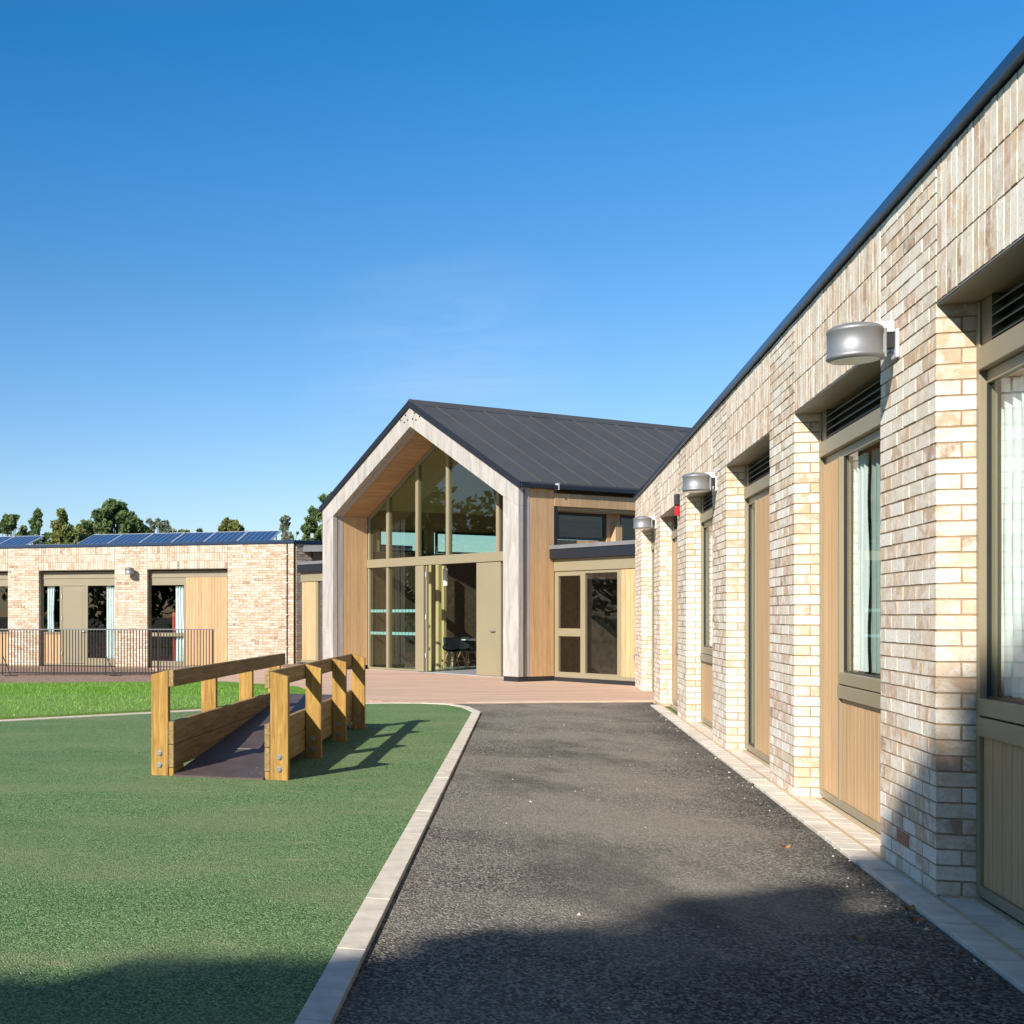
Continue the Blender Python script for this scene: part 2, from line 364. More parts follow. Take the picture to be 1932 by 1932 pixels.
# terrain grid, dipping towards the far wing
m = MB(); xs = [-600, -120, -40, -20, -10, -4, -1, 1.5, 4.5, 8, 14, 40, 120, 600]; ys = [-600, -100, -20, 0, 10, 20, 24, 27, 31, 35, 38, 60, 120, 300, 1500]
def gz(x, y):
    k = max(0, min(1, (y-26)/10)); q = max(0, min(1, (4.2-x)/2.5)); return -.035 - .16*k*q
for y in ys:
    for x in xs: m.v.append((x, y, gz(x, y)))
nx = len(xs)
for j in range(len(ys)-1):
    for i in range(nx-1): a = j*nx+i; m.f.append((a, a+1, a+nx+1, a+nx))
tag(m.build('ground', M['meadow']), kind='structure')
m = MB(); nX = [-14, -8, -4, -1, 1.5, 4.2, 6]; nY = [22, 24, 27, 29, 31, 33, 36, 38.5]
for y in nY:
    for x in nX: m.v.append((x, y, gz(x, y)+.012))
for j in range(len(nY)-1):
    for i in range(len(nX)-1): a = j*len(nX)+i; m.f.append((a, a+1, a+len(nX)+1, a+len(nX)))
tag(m.build('soil_strip', M['soil']), kind='structure')
K0 = Vector((.654, 4.10, 0))      # kerb right edge
def kl(off, t): p = K0 + D*t - NN*off; return (p.x, p.y)
TE = 13.65
far = [gp(-900, 1420), gp(-400, 1385), gp(0, 1360), gp(285, 1345), gp(420, 1337.5), gp(551, 1330), gp(640, 1327.3), gp(740, 1326), gp(800, 1326.3), gp(850, 1328.5), gp(885, 1334)]
end_k = gp(907, 1344)
right_edge = [kl(-.0, -14), kl(0, 0)]
path_l = [kl(0, -14), end_k]
# asphalt
a_far = [gp(870, 1325.5), gp(1232, 1323)]
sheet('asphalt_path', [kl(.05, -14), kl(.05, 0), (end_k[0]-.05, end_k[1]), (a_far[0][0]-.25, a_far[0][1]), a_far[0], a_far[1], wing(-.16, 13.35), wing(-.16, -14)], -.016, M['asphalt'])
# rubber play surface
sheet('play_surface', [kl(.06, -14), kl(.06, 0), (end_k[0]-.06, end_k[1])] + [(x, y-.05) for x, y in far[::-1]] + [(-16, -9)], -.002, M['rubber'])
# kerb as separate stones with hairline joints
def stones(name, line, wid, z0, z1, mat, ln=.915, gap=.005):
    m = MB(); pts = [Vector((x, y, 0)) for x, y in line]
    for a, b in zip(pts, pts[1:]):
        d = b-a; l = d.length; n = max(1, round(l/ln)); d.normalize(); s = Vector((-d.y, d.x, 0))
        for i in range(n):
            p = a+d*(l*i/n+gap/2); q = a+d*(l*(i+1)/n-gap/2); dz = random.uniform(-.002, .002)
            m.prism([0, 1, 2, 3], None, None) if False else None
            k = len(m.v); q4 = [p, q, q+s*wid, p+s*wid]
            m.v += [(c.x, c.y, z0) for c in q4] + [(c.x, c.y, z1+dz) for c in q4]
            m.f += [(k,k+3,k+2,k+1),(k+4,k+5,k+6,k+7),(k,k+1,k+5,k+4),(k+1,k+2,k+6,k+5),(k+2,k+3,k+7,k+6),(k+3,k,k+4,k+7)]
    o = m.build(name, mat, bevel=.004); return tag(o, kind='structure')
line = [kl(0, -14), kl(0, 0), end_k] + far[::-1]
stones('kerb', line, .115, -.05, .010, M['kerb'])
stones('path_end_kerb', [a_far[1], (a_far[0][0]+.1, a_far[0][1])], -.10, -.05, .004, M['kerb'])
# lawn
lawn_far = [gp(-900, 1300), gp(0, 1290.5), gp(300, 1288), gp(420, 1287.5), gp(560, 1297), gp(600, 1310), gp(620, 1322)]
sheet('lawn', [(x-.02, y+.27) for x, y in far[:6]] + [gp(610, 1326)] + lawn_far[::-1], -.05, M['lawn'], .022)
# blades of grass standing out of the lawn
random.seed(21); m = MB()
ly0 = lambda x: 15.9+.27+(x+1.69)*.66 if x < .3 else 17.4+(x-.3)*.55
for i in range(16000):
    x = random.uniform(-4.2, 2.6); y = random.uniform(ly0(x)+.02, min(24.3, 24.3-max(0, x-1.2)*2.2)) if ly0(x) < 24.3-max(0, x-1.2)*2.2 else None
    if y is None: continue
    h_ = random.uniform(.02, .05); a = random.uniform(0, 6.28); w_ = random.uniform(.003, .006); dx, dy = math.cos(a)*w_, math.sin(a)*w_; tx, ty = random.uniform(-.02, .02), random.uniform(-.02, .02)
    m.poly([(x-dx, y-dy, .02), (x+dx, y+dy, .02), (x+tx, y+ty, .022+h_)])
tag(m.build('grass', M['blades'], recalc=False), 'short blades of bright green grass on the lawn', 'grass', kind='stuff')
# sand line along kerb beyond
sheet('sand_strip', [(x, y+.03) for x, y in far[:9]] + [(x, y+.30) for x, y in far[:9][::-1]], -.006, M['sand'])
# deck: boards
m = MB()
o0 = Vector((a_far[1][0]+1.2, a_far[1][1]+.1, 0))
hallC = Vector((7.80, 25.18, 0)); U = Vector((-math.sin(PH), math.cos(PH), 0)); V = Vector((math.cos(PH), math.sin(PH), 0))
def hall(k, w, z=0): p = hallC + V*k + U*w; return Vector((p.x, p.y, z))
dd = (Vector((*a_far[0], 0)) - Vector((*a_far[1], 0))).normalized(); dn = Vector((-dd.y, dd.x, 0)); dn = dn if dn.y > 0 else -dn
rows = 92
for i in range(rows):
    y0 = i*.145; lft = 11.3 if i < 45 else 11.3
    # left boundary: clear of the lawn
    xl = o0.x - (1.75 + max(0, (34-i)/28)*1.75) if i > 6 else o0.x-4.3+i*.12
    a = -1.6; rowoff = random.uniform(0, 2.4)
    x = a - rowoff
    while x < xl:
        x1 = min(x+3.6, xl)
        if x1 > a:
            p = o0+dd*max(x, a)+dn*(y0+.0); q = o0+dd*x1+dn*(y0+.140); k = len(m.v)
            q4 = [p, p+dd*(x1-max(x, a)-.004), p+dd*(x1-max(x, a)-.004)+dn*.140, p+dn*.140]
            m.v += [(c_.x, c_.y, -.05) for c_ in q4]+[(c_.x, c_.y, 0) for c_ in q4]
            m.f += [(k,k+3,k+2,k+1),(k+4,k+5,k+6,k+7),(k,k+1,k+5,k+4),(k+1,k+2,k+6,k+5),(k+2,k+3,k+7,k+6),(k+3,k,k+4,k+7)]
        x += 3.6
dk = m.build('deck', M['deck']); tag(dk, kind='structure')
# paving strip beside the wing
m = MB(); T = Matrix.Translation(P1) @ RW
t = -13.0
while t < 13.3:
    m.box(-.155, -.012, t, t+.191, -.05, .003+random.uniform(-.002, .002), T)
    t += .2
pv = m.build('paving_strip', M['paver'], bevel=.004); tag(pv, kind='structure')
m = MB()
for k in range(-4, 5):
    t = k*3.4125 - 2.4+.004
    while t < k*3.4125-.03:
        if k*3.4125 < 13.4: m.box(.002, .16, t, t+.191, -.05, .002+random.uniform(-.002, .002), T)
        t += .2
pv2 = m.build('paving_blocks', M['paver'], bevel=.004); tag(pv2, kind='structure')
m = MB()
m.box(-.022, .0, -13, 18.4, -.05, .0072, T)
for k in range(-4, 5):
    m.box(.135, .175, k*3.4125-2.4, k*3.4125-.005, -.05, .009, T); m.box(.02, .15, k*3.4125-.04, k*3.4125-.004, -.05, .008, T)
tag(m.build('sand_joint', M['sand']), kind='structure')

# ------------------------------------------------------------------ brickwork
CO = .075; BL = .215; J = .010; MOD = 3.4125; PW = 1.0025
class Frame2:
    """maps (a along the face, e outward depth inwards, z) to local xyz"""
def pier(mb, mo, put, a0, nb, z0c, z1c, ret_l=True, ret_r=True):
    """nb = number of half-brick modules across. put(a0,a1,e0,e1,z0,z1) adds a box"""
    w = nb*.1125 - J
    for c in range(z0c, z1c):
        z = c*CO; zz = (z+.003, z+CO-.007)
        if c % 2 == 0:
            x = a0; k = nb; first = True
            while k > 0:
                l = 2 if k >= 2 else 1
                dep = .1025
                if l == 1 and ret_r: dep = BL
                put(x, x+l*.1125-J, 0, dep, *zz); x += l*.1125; k -= l
            if ret_l: put(a0, a0+.1025, .1125, BL, *zz)
            if ret_r and nb % 2 == 0: put(a0+w-.1025, a0+w, .1125, BL, *zz)
        else:
            put(a0, a0+.1025, 0, BL if ret_l else .1025, *zz)
            x = a0+.1125; k = nb-1
            while k > 0:
                l = 2 if k >= 2 else 1
                dep = .1025
                if l == 1 and ret_r: dep = BL
                put(x, x+l*.1125-J, 0, dep, *zz); x += l*.1125; k -= l
            if ret_r and nb % 2 == 1: put(a0+w-.1025, a0+w, .1125, BL, *zz)
def soldiers(put, a0, a1, zc, rows=3):
    n = round((a1-a0)/.075); st = (a1-a0)/n
    for r in range(rows):
        for i in range(n): put(a0+i*st+.004, a0+(i+1)*st-.004, 0, .1025, zc*CO+r*.225+.003, zc*CO+(r+1)*.225-.007)

# ---- right wing (local x into the wall, y along it)
wingO = empty('brick_wing', P1, -TH, 'long single storey buff brick wing with recessed windows along the asphalt path', 'building')
mb = MB(); mo = MB()
def put(a0, a1, e0, e1, z0, z1):
    q = random.uniform(-.0013, .0013)
    mb.box(e0+q, e1, a0, a1, z0, z1, None, .0015)
NB = 9
for k in range(-2, 6):
    a0 = k*MOD
    nb = 13 if k == 5 else NB
    w = nb*.1125 - J
    pier(mb, mo, put, a0, nb, 0, 47)
    mo.box(.0042, .26, a0+.0035, a0+w-.0035, -.05, 3.52)
for k in range(-2, 6):
    a = k*MOD; soldiers(put, a-2.4-.0, a-.01, 38); mo.box(.0042, .26, a-2.41, a+.006, 2.853, 3.522)
mb.build('wall', M['brick'], wingO); mo.build('mortar', M['mortar'], wingO)
m = MB(); m.box(-.035, .32, -13, 18.56, 3.530, 3.592); m.build('coping', M['coping'], wingO, bevel=.006)
m = MB(); m.box(.32, 9, -13, 18.5, 3.3, 3.5); m.build('roof', M['flatroof'], wingO)
m = MB(); m.box(.265, .30, -13, -9.3, 0, 3.5); m.box(8.9, 9, -13, 18.5, 0, 3.3); m.box(.262, 8.9, 18.3, 18.48, 0, 3.3); m.box(.262, 8.9, -13.1, -13, 0, 3.3)
m.build('rear_wall', M['mortar'], wingO)
m = MB()
m.box(5.0, 5.1, -9, 18.2, 0, 2.84); m.box(.3, 5, -9, 18.2, 2.86, 2.9)
for k in range(-2, 6): m.box(.262, 5, k*MOD+.45, k*MOD+.55, .03, 2.855)
m.build('interior_wall', M['plaster'], wingO)
m = MB(); m.box(.262, 5, -9, 18.2, -.02, .03); m.build('interior_floor', M['floor_in'], wingO)

def boards(m, put2, a0, a1, z0, z1, w=.095):
    n = max(1, round((a1-a0)/w)); st = (a1-a0)/n
    for i in range(n): put2(a0+i*st+.0025, a0+(i+1)*st-.0025, z0, z1)
RV = .165
def wbox(m, a0, a1, e0, e1, z0, z1): m.box(e0, e1, a0, a1, z0, z1)
def wing_window(k, kind):
    """opening k spans y = k*MOD-2.4 .. k*MOD"""
    A0 = k*MOD-2.403; A1 = k*MOD-.006
    root = MB(); e = RV
    # outer frame
    wbox(root, A0, A0+.05, e, e+.075, .03, 2.83); wbox(root, A1-.045, A1, e, e+.075, .03, 2.83)
    wbox(root, A0+.05, A1-.045, e, e+.075, .02, .07)
    wbox(root, A0+.05, A1-.045, e-.012, e+.075, 2.50, 2.605)
    wbox(root, A0+.05, A1-.045, e+.03, e+.075, 2.44, 2.497)
    sp = None
    if kind == 'sill': g0, g1 = A0+.05, A1-.045
    elif kind == 'clad': g0, g1 = A0+.05, A1-.59; 
    else: g0, g1 = A1-.58, A1-.045
    if kind == 'clad': wbox(root, A1-.62, A1-.585, e+.002, e+.075, .07, 2.44)
    if kind == 'door': wbox(root, A1-.62, A1-.585, e+.002, e+.075, .07, 2.44)
    if kind in ('sill', 'clad'):
        if kind == 'clad': g1 = A1-.62
        wbox(root, g0, g1, e-.004, e+.075, .875, .955); wbox(root, g0, g1, e-.012, e+.075, .78, .868)
        if kind == 'sill': 
            md = (g0+g1)/2-.15; wbox(root, md-.03, md+.03, e+.003, e+.075, .955, 2.44)
    fr = root.build('window_frame', M['bronze'], wingO, bevel=.003)
    z0 = .955 if kind in ('sill', 'clad') else .07
    gm = MB(); gm.box(e+.045, e+.053, g0, g1, z0, 2.44); gm.build('pane', M['glass'], fr)
    # glazing bead: dark gasket
    bd = MB(); wbox(bd, g0, g0+.012, e+.03, e+.044, z0, 2.44); wbox(bd, g1-.012, g1, e+.03, e+.044, z0, 2.44); wbox(bd, g0, g1, e+.03, e+.044, z0, z0+.012)
    bd.build('gasket', M['black'], fr)
    # louvre
    lv = MB(); wbox(lv, A0+.05, A1-.045, e+.06, e+.075, 2.61, 2.83)
    lf = MB()
    wbox(lf, A0+.05, A0+.20, e+.01, e+.058, 2.607, 2.828); wbox(lf, A1-.18, A1-.047, e+.01, e+.058, 2.607, 2.828)
    for i in range(4):
        z = 2.625+i*.05
        n = len(lf.v); lf.v += [(e+.008, A0+.2, z), (e+.008, A1-.18, z), (e+.05, A1-.18, z+.035), (e+.05, A0+.2, z+.035), (e+.008, A0+.2, z+.006), (e+.008, A1-.18, z+.006), (e+.05, A1-.18, z+.041), (e+.05, A0+.2, z+.041)]
        lf.f += [(n,n+1,n+2,n+3),(n+4,n+7,n+6,n+5),(n,n+4,n+5,n+1),(n+3,n+2,n+6,n+7),(n,n+3,n+7,n+4),(n+1,n+5,n+6,n+2)]
    lo = lf.build('louvre_vent', M['louvre'], wingO); lv.build('vent_backing', M['black'], lo)
    # soffit
    s = MB(); s.box(.004, .26, A0, A1, 2.832, 2.850); s.box(.0, .012, A0+.002, A1-.002, 2.838, 2.846); s.build('soffit', M['bronze_dark'], wingO)
    # cladding
    cl = MB(); put2 = lambda a, b, z0, z1: cl.box(e+.018, e+.04, a, b, z0, z1)
    if kind == 'sill': boards(cl, put2, g0, g1, .072, .778, .12)
    if kind == 'clad': boards(cl, put2, g0, g1, .072, .778, .095); boards(cl, put2, A1-.584, A1-.047, .072, 2.438, .107)
    if kind == 'door': boards(cl, put2, A0+.052, A1-.622, .072, 2.438, .1)
    cl.build('cladding_panel', M['clad_brown'], wingO)
    bk = MB(); wbox(bk, A0+.05, A1-.045, e+.07, e+.078, .07, .78 if kind != 'door' else .08)
    if kind == 'door': wbox(bk, A0+.05, A1-.60, e+.07, e+.078, .08, 2.44)
    if kind == 'clad': wbox(bk, A1-.585, A1-.045, e+.07, e+.078, .78, 2.44)
    bk.build('panel_backing', M['black'], wingO)
    return g0, g1
kinds = ['sill', 'clad', 'door']
for k in range(-1, 6):
    kd = {0: 'sill', 1: 'clad', 2: 'door', 3: 'sill', 4: 'clad', 5: 'door', -1: 'door'}[k]
    wing_window(k, kd)
# air brick
m = MB(); a0, z0 = .5, .156
for i in range(3): m.box(-.002, .02, .4525, .6675, .153+i*.0235, .153+i*.0235+.012)
for i in range(12): m.box(-.0015, .02, .4525+i*.0186, .4525+i*.0186+.0085, .153, .215)
m.build('air_brick', M['terracotta'], wingO)

def curtain(w, h, n=60, folds=9, amp=.03, mat='curtain', taper=0):
    m = MB(); rows = 10
    for j in range(rows+1):
        z = h*j/rows
        for i in range(n+1):
            a = i/n; sc = 1-taper*(1-abs(j/rows-.35)*1.2)
            m.v.append((a*w*sc, amp*math.sin(a*folds*2*math.pi + .3*math.sin(j)), z))
    for j in range(rows):
        for i in range(n): q = j*(n+1)+i; m.f.append((q, q+1, q+n+2, q+n+1))
    # back layer for thickness
    k = len(m.v); m.v += [(x, y+.004, z) for x, y, z in m.v[:k]]
    m.f += [tuple(k+i for i in reversed(f)) for f in m.f[:]]
    return m
def place_curtain(loc, rz, label, w, h, mat='curtain', **kw):
    o = curtain(w, h, **kw).build('curtain', M[mat], smooth=True, recalc=False); o.location = loc; o.rotation_euler = (0, 0, rz)
    tag(o, label, 'curtain'); return o
def wl(n, t, z): p = P1+D*t+NN*n; return (p.x, p.y, z)
RT = math.pi/2 - TH
place_curtain(wl(.285, 2.52, .97), RT, 'white curtain edge behind the second window of the brick wing', .56, 1.46, folds=6, amp=.02)
place_curtain(wl(.30, .9, .97), RT, 'grey green vertical blind behind the second wing window', 1.58, 1.46, folds=15, n=120, amp=.02, mat='blind')
place_curtain(wl(.287, -.85, .97), RT, 'white curtain at the far edge of the nearest wing window', 1.1, 1.46, folds=10, amp=.02)
place_curtain(wl(.29, 6.22, .08), RT, 'pale curtain behind the narrow full height glazing of the third wing opening', .72, 2.35, folds=5, amp=.02)
place_curtain(wl(.29, 9.0, .97), RT, 'pale curtain behind the fourth window along the wing', 1.3, 1.46, folds=7, amp=.02)

# ------------------------------------------------------------------ wall lamps
def make_lamp(r=.13):
    root = empty('wall_lamp')
    # local: x = out of wall (negative = away from wall), origin on wall
    c = (-.20, 0, 0)
    hm = MB(); hm.lathe(c, [(r-.012, -.088), (r, -.084), (r+.006, -.078), (r+.006, -.064), (r, -.060), (r, .058), (r+.004, .062), (r+.004, .072), (r-.001, .080), (r-.02, .092), (r*.5, .104), (.01, .108)])
    hm.build('housing', M['steel'], root, smooth=False)
    for p in root.children if hasattr(root, 'children') else []: pass
    ln = MB(); ln.lathe(c, [(r-.014, -.092), (r-.014, -.0885)]); ln.build('lens', M['lens'], root)
    sd = MB(); sd.box(-.125, -.055, -.04, .045, -.088, .07); sd.build('gear_box', M['steel'], root, bevel=.006)
    ar = MB(); ar.box(-.115, -.018, -.035, .035, .045, .105); ar.build('arm', M['steel_light'], root, bevel=.004)
    bx = MB(); bx.box(-.060, -.02, -.03, .03, -.035, .04); bx.build('bracket', M['black'], root)
    pl = MB(); pl.box(-.017, .001, -.045, .045, -.09, .06); plo = pl.build('back_plate', M['steel_light'], root, bevel=.003)
    for z in (-.06, .02):
        sc = MB(); sc.cyl((-.0175, 0, z), (-.023, 0, z), .008); sc.build('screw', M['black'], plo)
    hob = [o for o in bpy.data.objects if o.parent == root and o.name.startswith('housing')][0]
    for p in hob.data.polygons: p.use_smooth = len(p.vertices) == 4
    return root
lampsrc = make_lamp()
GL = 'drum wall lamps on the brick walls'
def put_lamp(o, p, rz, label): o.location = p; o.rotation_euler = (0, 0, rz); tag(o, label, 'wall lamp', GL)
put_lamp(lampsrc, wl(-.002, .66, 2.80), -TH, 'nearest and largest silver drum lamp, on the pier beside the closest window')
put_lamp(copy_tree(lampsrc), wl(-.002, 2*MOD+.66, 2.745), -TH, 'middle silver drum lamp of the wing, nearer to the camera than the red alarm box')
put_lamp(copy_tree(lampsrc), wl(-.002, 4*MOD+.62, 2.80), -TH, 'farthest silver drum lamp on the right wing, next to the gabled hall')
# alarm sounder
al = empty('alarm_sounder', wl(-.002, 3*MOD+.74, 2.79), -TH, 'black and red alarm sounder fixed to a pier of the brick wing', 'alarm')
m = MB(); m.box(-.065, 0, -.05, .05, .0, .16); m.build('housing', M['black'], al, bevel=.02)
m = MB(); m.box(-.062, 0, -.05, .05, -.13, -.002); m.build('beacon', M['red'], al, bevel=.02)
# tap on the last pier
tp = empty('wall_tap', wl(-.002, 17.5, .62), -TH, 'small metal tap on the last brick pier of the wing', 'tap')
m = MB(); m.cyl((0, 0, 0), (-.10, 0, 0), .012).cyl((-.09, 0, .01), (-.09, 0, -.09), .011); m.build('spout', M['steel'], tp)
m = MB(); m.cyl((-.05, -.04, .03), (-.05, .04, .03), .008).cyl((-.05, 0, 0), (-.05, 0, .03), .006); m.build('handle', M['steel'], tp)

# ------------------------------------------------------------------ far (left) wing; local x = along (right), y = depth
ZL = -.15
L0 = Vector((-.526, 36.7, ZL))
lw = empty('brick_building', L0, -TH, 'single storey buff brick building behind the railings, with solar panels on its flat roof', 'building')
mb = MB(); mo = MB()
def putl(a0, a1, e0, e1, z0, z1):
    q = random.uniform(-.0013, .0013); mb.box(a0, a1, e0+q, e1, z0, z1, None, .001)
def lpier(a0, nb):
    pier(mb, mo, putl, a0, nb, 0, 47); w = nb*.1125-J; mo.box(a0+.0035, a0+w-.0035, .0042, .26, -.2, 3.52)
lpier(0, 9); lpier(MOD, 17)
for k in range(1, 5): lpier(-MOD*k, 9)
for k in range(-3, 2):
    a = k*MOD; soldiers(putl, a-2.4, a-.01, 38); mo.box(a-2.41, a+.006, .007, .26, 2.853, 3.522)
mb.build('wall', M['brick_tan'], lw); mo.build('mortar', M['mortar'], lw)
XR = MOD+17*.1125-J
# side face turned away
sideA = math.radians(36.87)+TH
sm = MB(); T2 = Matrix.Translation((XR, .0, 0)) @ Matrix.Rotation(sideA-math.pi*0, 4, 'Z')
for c in range(47):
    x = .0 if c % 2 else -.1125
    while x < 5:
        x0 = max(x, .12); x1 = x+BL
        if x1 > x0+.03: sm.box(x0, x1, 0+random.uniform(-.002, .002), .1, c*CO+.003, c*CO+CO-.007, T2, .001)
        x += .225
sm.build('side_wall', M['brick_tan'], lw)
m = MB(); m.box(.1, 5, .007, .2, -.2, 3.52, T2); m.build('side_mortar', M['mortar'], lw)
m = MB(); m.box(-14, XR+.02, -.035, .3, 3.528, 3.62); m.box(.0, 5, -.035, .3, 3.53, 3.617, T2); m.build('coping', M['coping'], lw, bevel=.005)
m = MB(); m.box(-14, XR+1, .3, 9, 3.3, 3.48); m.build('roof', M['flatroof'], lw)
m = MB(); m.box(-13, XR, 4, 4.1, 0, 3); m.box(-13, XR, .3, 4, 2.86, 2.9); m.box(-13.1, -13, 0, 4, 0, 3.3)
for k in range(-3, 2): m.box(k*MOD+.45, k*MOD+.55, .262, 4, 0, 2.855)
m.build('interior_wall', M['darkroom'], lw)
m = MB(); m.box(-13, XR, .262, 4, -.1, .03); m.build('interior_floor', M['floor_in'], lw)
e = .19
def lwin(k, kind):
    A0 = k*MOD-2.403; A1 = k*MOD-.006
    fr = MB(); b_ = lambda x0, x1, z0, z1, d0=0, d1=.07: fr.box(x0, x1, e+d0, e+d1, z0, z1)
    b_(A0, A0+.05, 0, 2.83); b_(A1-.05, A1, 0, 2.83); b_(A0+.05, A1-.05, 0, .05); b_(A0+.05, A1-.05, 2.38, 2.80, .0); b_(A0+.05, A1-.05, 2.60, 2.64, -.02, 0)
    W_ = A1-A0; panes = []; cls = []
    s = MB(); s.box(A0, A1, .004, .26, 2.832, 2.85); s.build('soffit', M['bronze_dark'], lw)
    if kind == 'A':
        x1 = A0+.60; b_(x1, x1+.07, .05, 2.38); b_(A0+.05, x1, .93, 1.0); panes.append((A0+.05, x1, 1.0, 2.38)); cls.append((A0+.05, x1, .05, .93))
        x2 = A0+1.40; b_(x2, x2+.09, .05, 2.38); panes.append((x2+.09, A1-.05, .22, 2.38)); b_(x2+.09, A1-.05, .05, .22)
        dm = MB(); dm.box(x1+.075, x2-.005, e+.01, e+.05, .06, 2.37); dr = dm.build('door', M['bronze'], lw, bevel=.004)
        pm = MB(); pm.box(x1+.16, x2-.09, e+.003, e+.0095, .18, 2.28); pm.build('door_panel', M['bronze'], dr, bevel=.003)
        hm = MB(); hm.cyl((x2+.02, e-.05, 1.02), (x2-.11, e-.05, 1.02), .011).cyl((x2+.02, e-.05, 1.02), (x2+.02, e+.0, 1.02), .012); hm.build('handle', M['steel_light'], dr)
        for z in (.3, 1.35, 2.0):
            hm = MB(); hm.cyl((x1+.07, e-.008, z), (x1+.07, e-.008, z+.12), .012); hm.build('hinge', M['steel_light'], dr)
    if kind == 'B':
        x1 = A0+1.05; b_(x1, x1+.07, .05, 2.38); b_(A0+.05, x1, .88, .99); panes += [(A0+.05, x1, .99, 2.38), (A0+.05, x1, .16, .88)]; b_(A0+.05, x1, .05, .16)
        cls.append((x1+.07, A1-.05, .05, 2.62)); 
        # cladding rises in front of the head rail
    if kind == 'C':
        x1 = A0+.9; b_(x1, x1+.07, .05, 2.38); b_(x1+.07, A1-.05, .93, 1.0); panes.append((x1+.07, A1-.05, 1.0, 2.38)); cls += [(x1+.07, A1-.05, .05, .93), (A0+.05, x1, .05, 2.38)]
    f = fr.build('window_frame', M['bronze'], lw, bevel=.003)
    for x0, x1, z0, z1 in panes: p = MB(); p.box(x0, x1, e+.04, e+.048, z0, z1); p.build('pane', M['glass'], f)
    cl = MB()
    for x0, x1, z0, z1 in cls:
        dd_ = -.014 if kind == 'B' else .012
        boards(cl, lambda a, b, c_, d: cl.box(a, b, e+dd_, e+.035, c_, d), x0, x1, z0, z1)
    if cls: cl.build('cladding_panel', M['clad'], lw)
    bk = MB(); [bk.box(x0, x1, e+.066, e+.074, z0, min(z1, 2.37)) for x0, x1, z0, z1 in cls]; bk.build('panel_backing', M['black'], lw)
for k, kd in ((-2, 'B'), (-1, 'C'), (0, 'A'), (1, 'B')): lwin(k, kd)
def ll(s, y, z): p = Vector((L0.x, L0.y, 0))+NN*s+D*y; return (p.x, p.y, z)
place_curtain(ll(-2.25, .31, ZL+1.0), -TH, 'pale curtain left of the olive door in the far brick building', .26, 1.4, folds=3, taper=.2)
place_curtain(ll(-.36, .31, ZL+.1), -TH, 'pale full length curtain right of the olive door in the far building', .30, 2.25, folds=4)
place_curtain(ll(1.78, .31, ZL+.1), -TH, 'pale curtain hanging by the timber panel in the far building window', .28, 2.25, folds=4, taper=-.3)
place_curtain(ll(1.66, .345, ZL+.1), -TH, 'red lining of the curtain in the far building window', .2, 1.5, mat='curtain_red', folds=3)
o = copy_tree(lampsrc); put_lamp(o, ll(.52, -.002, 2.64), -TH+math.pi/2, 'silver drum lamp on the far brick building between its two openings')
# lightning conductors
cb = empty('lightning_conductor', ll(5.13, -.03, ZL), -TH, 'thin vertical conductor cable near the right corner of the far brick building', 'cable')
m = MB(); m.cyl((0, 0, 0), (0, 0, 3.68), .012, seg=6); m.box(-.05, .05, -.004, .012, 3.6, 3.62); m.build('cable', M['plinth'], cb)
m = MB(); [m.box(-.02, .02, -.016, .028, z, z+.02) for z in (.6, 1.5, 2.4, 3.2)]; m.build('clip', M['steel_light'], cb)
c2 = Vector(ll(5.30, 0, 0))+Vector((.72*.8, .72*.6, 0))+Vector((.6, -.8, 0))*.03
cb = empty('lightning_conductor', (c2.x, c2.y, 2.3), 0, 'short conductor cable above the low dark roof left of the gabled hall', 'cable')
m = MB(); m.cyl((0, 0, 0), (0, 0, 1.25), .018, seg=6); m.build('cable', M['plinth'], cb)
m = MB(); m.box(-.04, .04, -.03, .03, 1.25, 1.38); m.build('clip', M['steel_light'], cb)
# solar panels
tilt = math.atan2(.40, 1.6)
def make_panel():
    r = empty('solar_panel'); a = Matrix.Rotation(tilt, 4, 'X')
    p = MB(); p.box(.02, .975, .02, 1.63, .008, .03, a); p.build('cells', M['solar'], r)
    f = MB()
    for b_ in ((0, .99, 0, .02), (0, .99, 1.63, 1.65), (0, .02, .02, 1.63), (.975, .99, .02, 1.63)): f.box(*b_, .0, .036, a)
    f.build('frame', M['steel_light'], r)
    for bb in ((.1, .13, 1.45, 1.48, -.12, .34), (.86, .89, 1.45, 1.48, -.12, .34), (.1, .13, .05, .08, -.12, .0), (.86, .89, .05, .08, -.12, 0)):
        g_ = MB(); g_.box(*bb); g_.build('support', M['steel_light'], r)
    return r
pan = make_panel()
names = ['leftmost solar panel of the row of six on the far roof', 'second solar panel from the left in the row of six', 'third solar panel from the left in the row of six', 'fourth solar panel from the left in the row of six', 'fifth solar panel from the left in the row of six', 'rightmost solar panel on the far roof, its side support visible']
for i in range(8):
    o = pan if i == 0 else copy_tree(pan)
    s_ = -1.44+i*.995 if i < 6 else -4.1-(i-6)*.995
    o.location = ll(s_, .6, 3.46); o.rotation_euler = (0, 0, -TH)
    tag(o, names[i] if i < 6 else ('solar panel at the left edge of the photograph, cut by the frame' if i == 6 else 'solar panel beyond the left edge of the photograph'), 'solar panel', 'solar panels on the flat roof')
    if i == 7: pass
rl = empty('rooflight', ll(-2.9, 1.1, 3.40), -TH, 'low white rooflight between the solar panels on the far roof', 'rooflight')
m = MB(); m.box(0, 1.5, 0, 1, -.1, .08); m.build('upstand', M['coping'], rl); m = MB(); m.box(-.03, 1.2, -.03, 1.03, .081, .14); m.build('cover', M['white'], rl, bevel=.01)

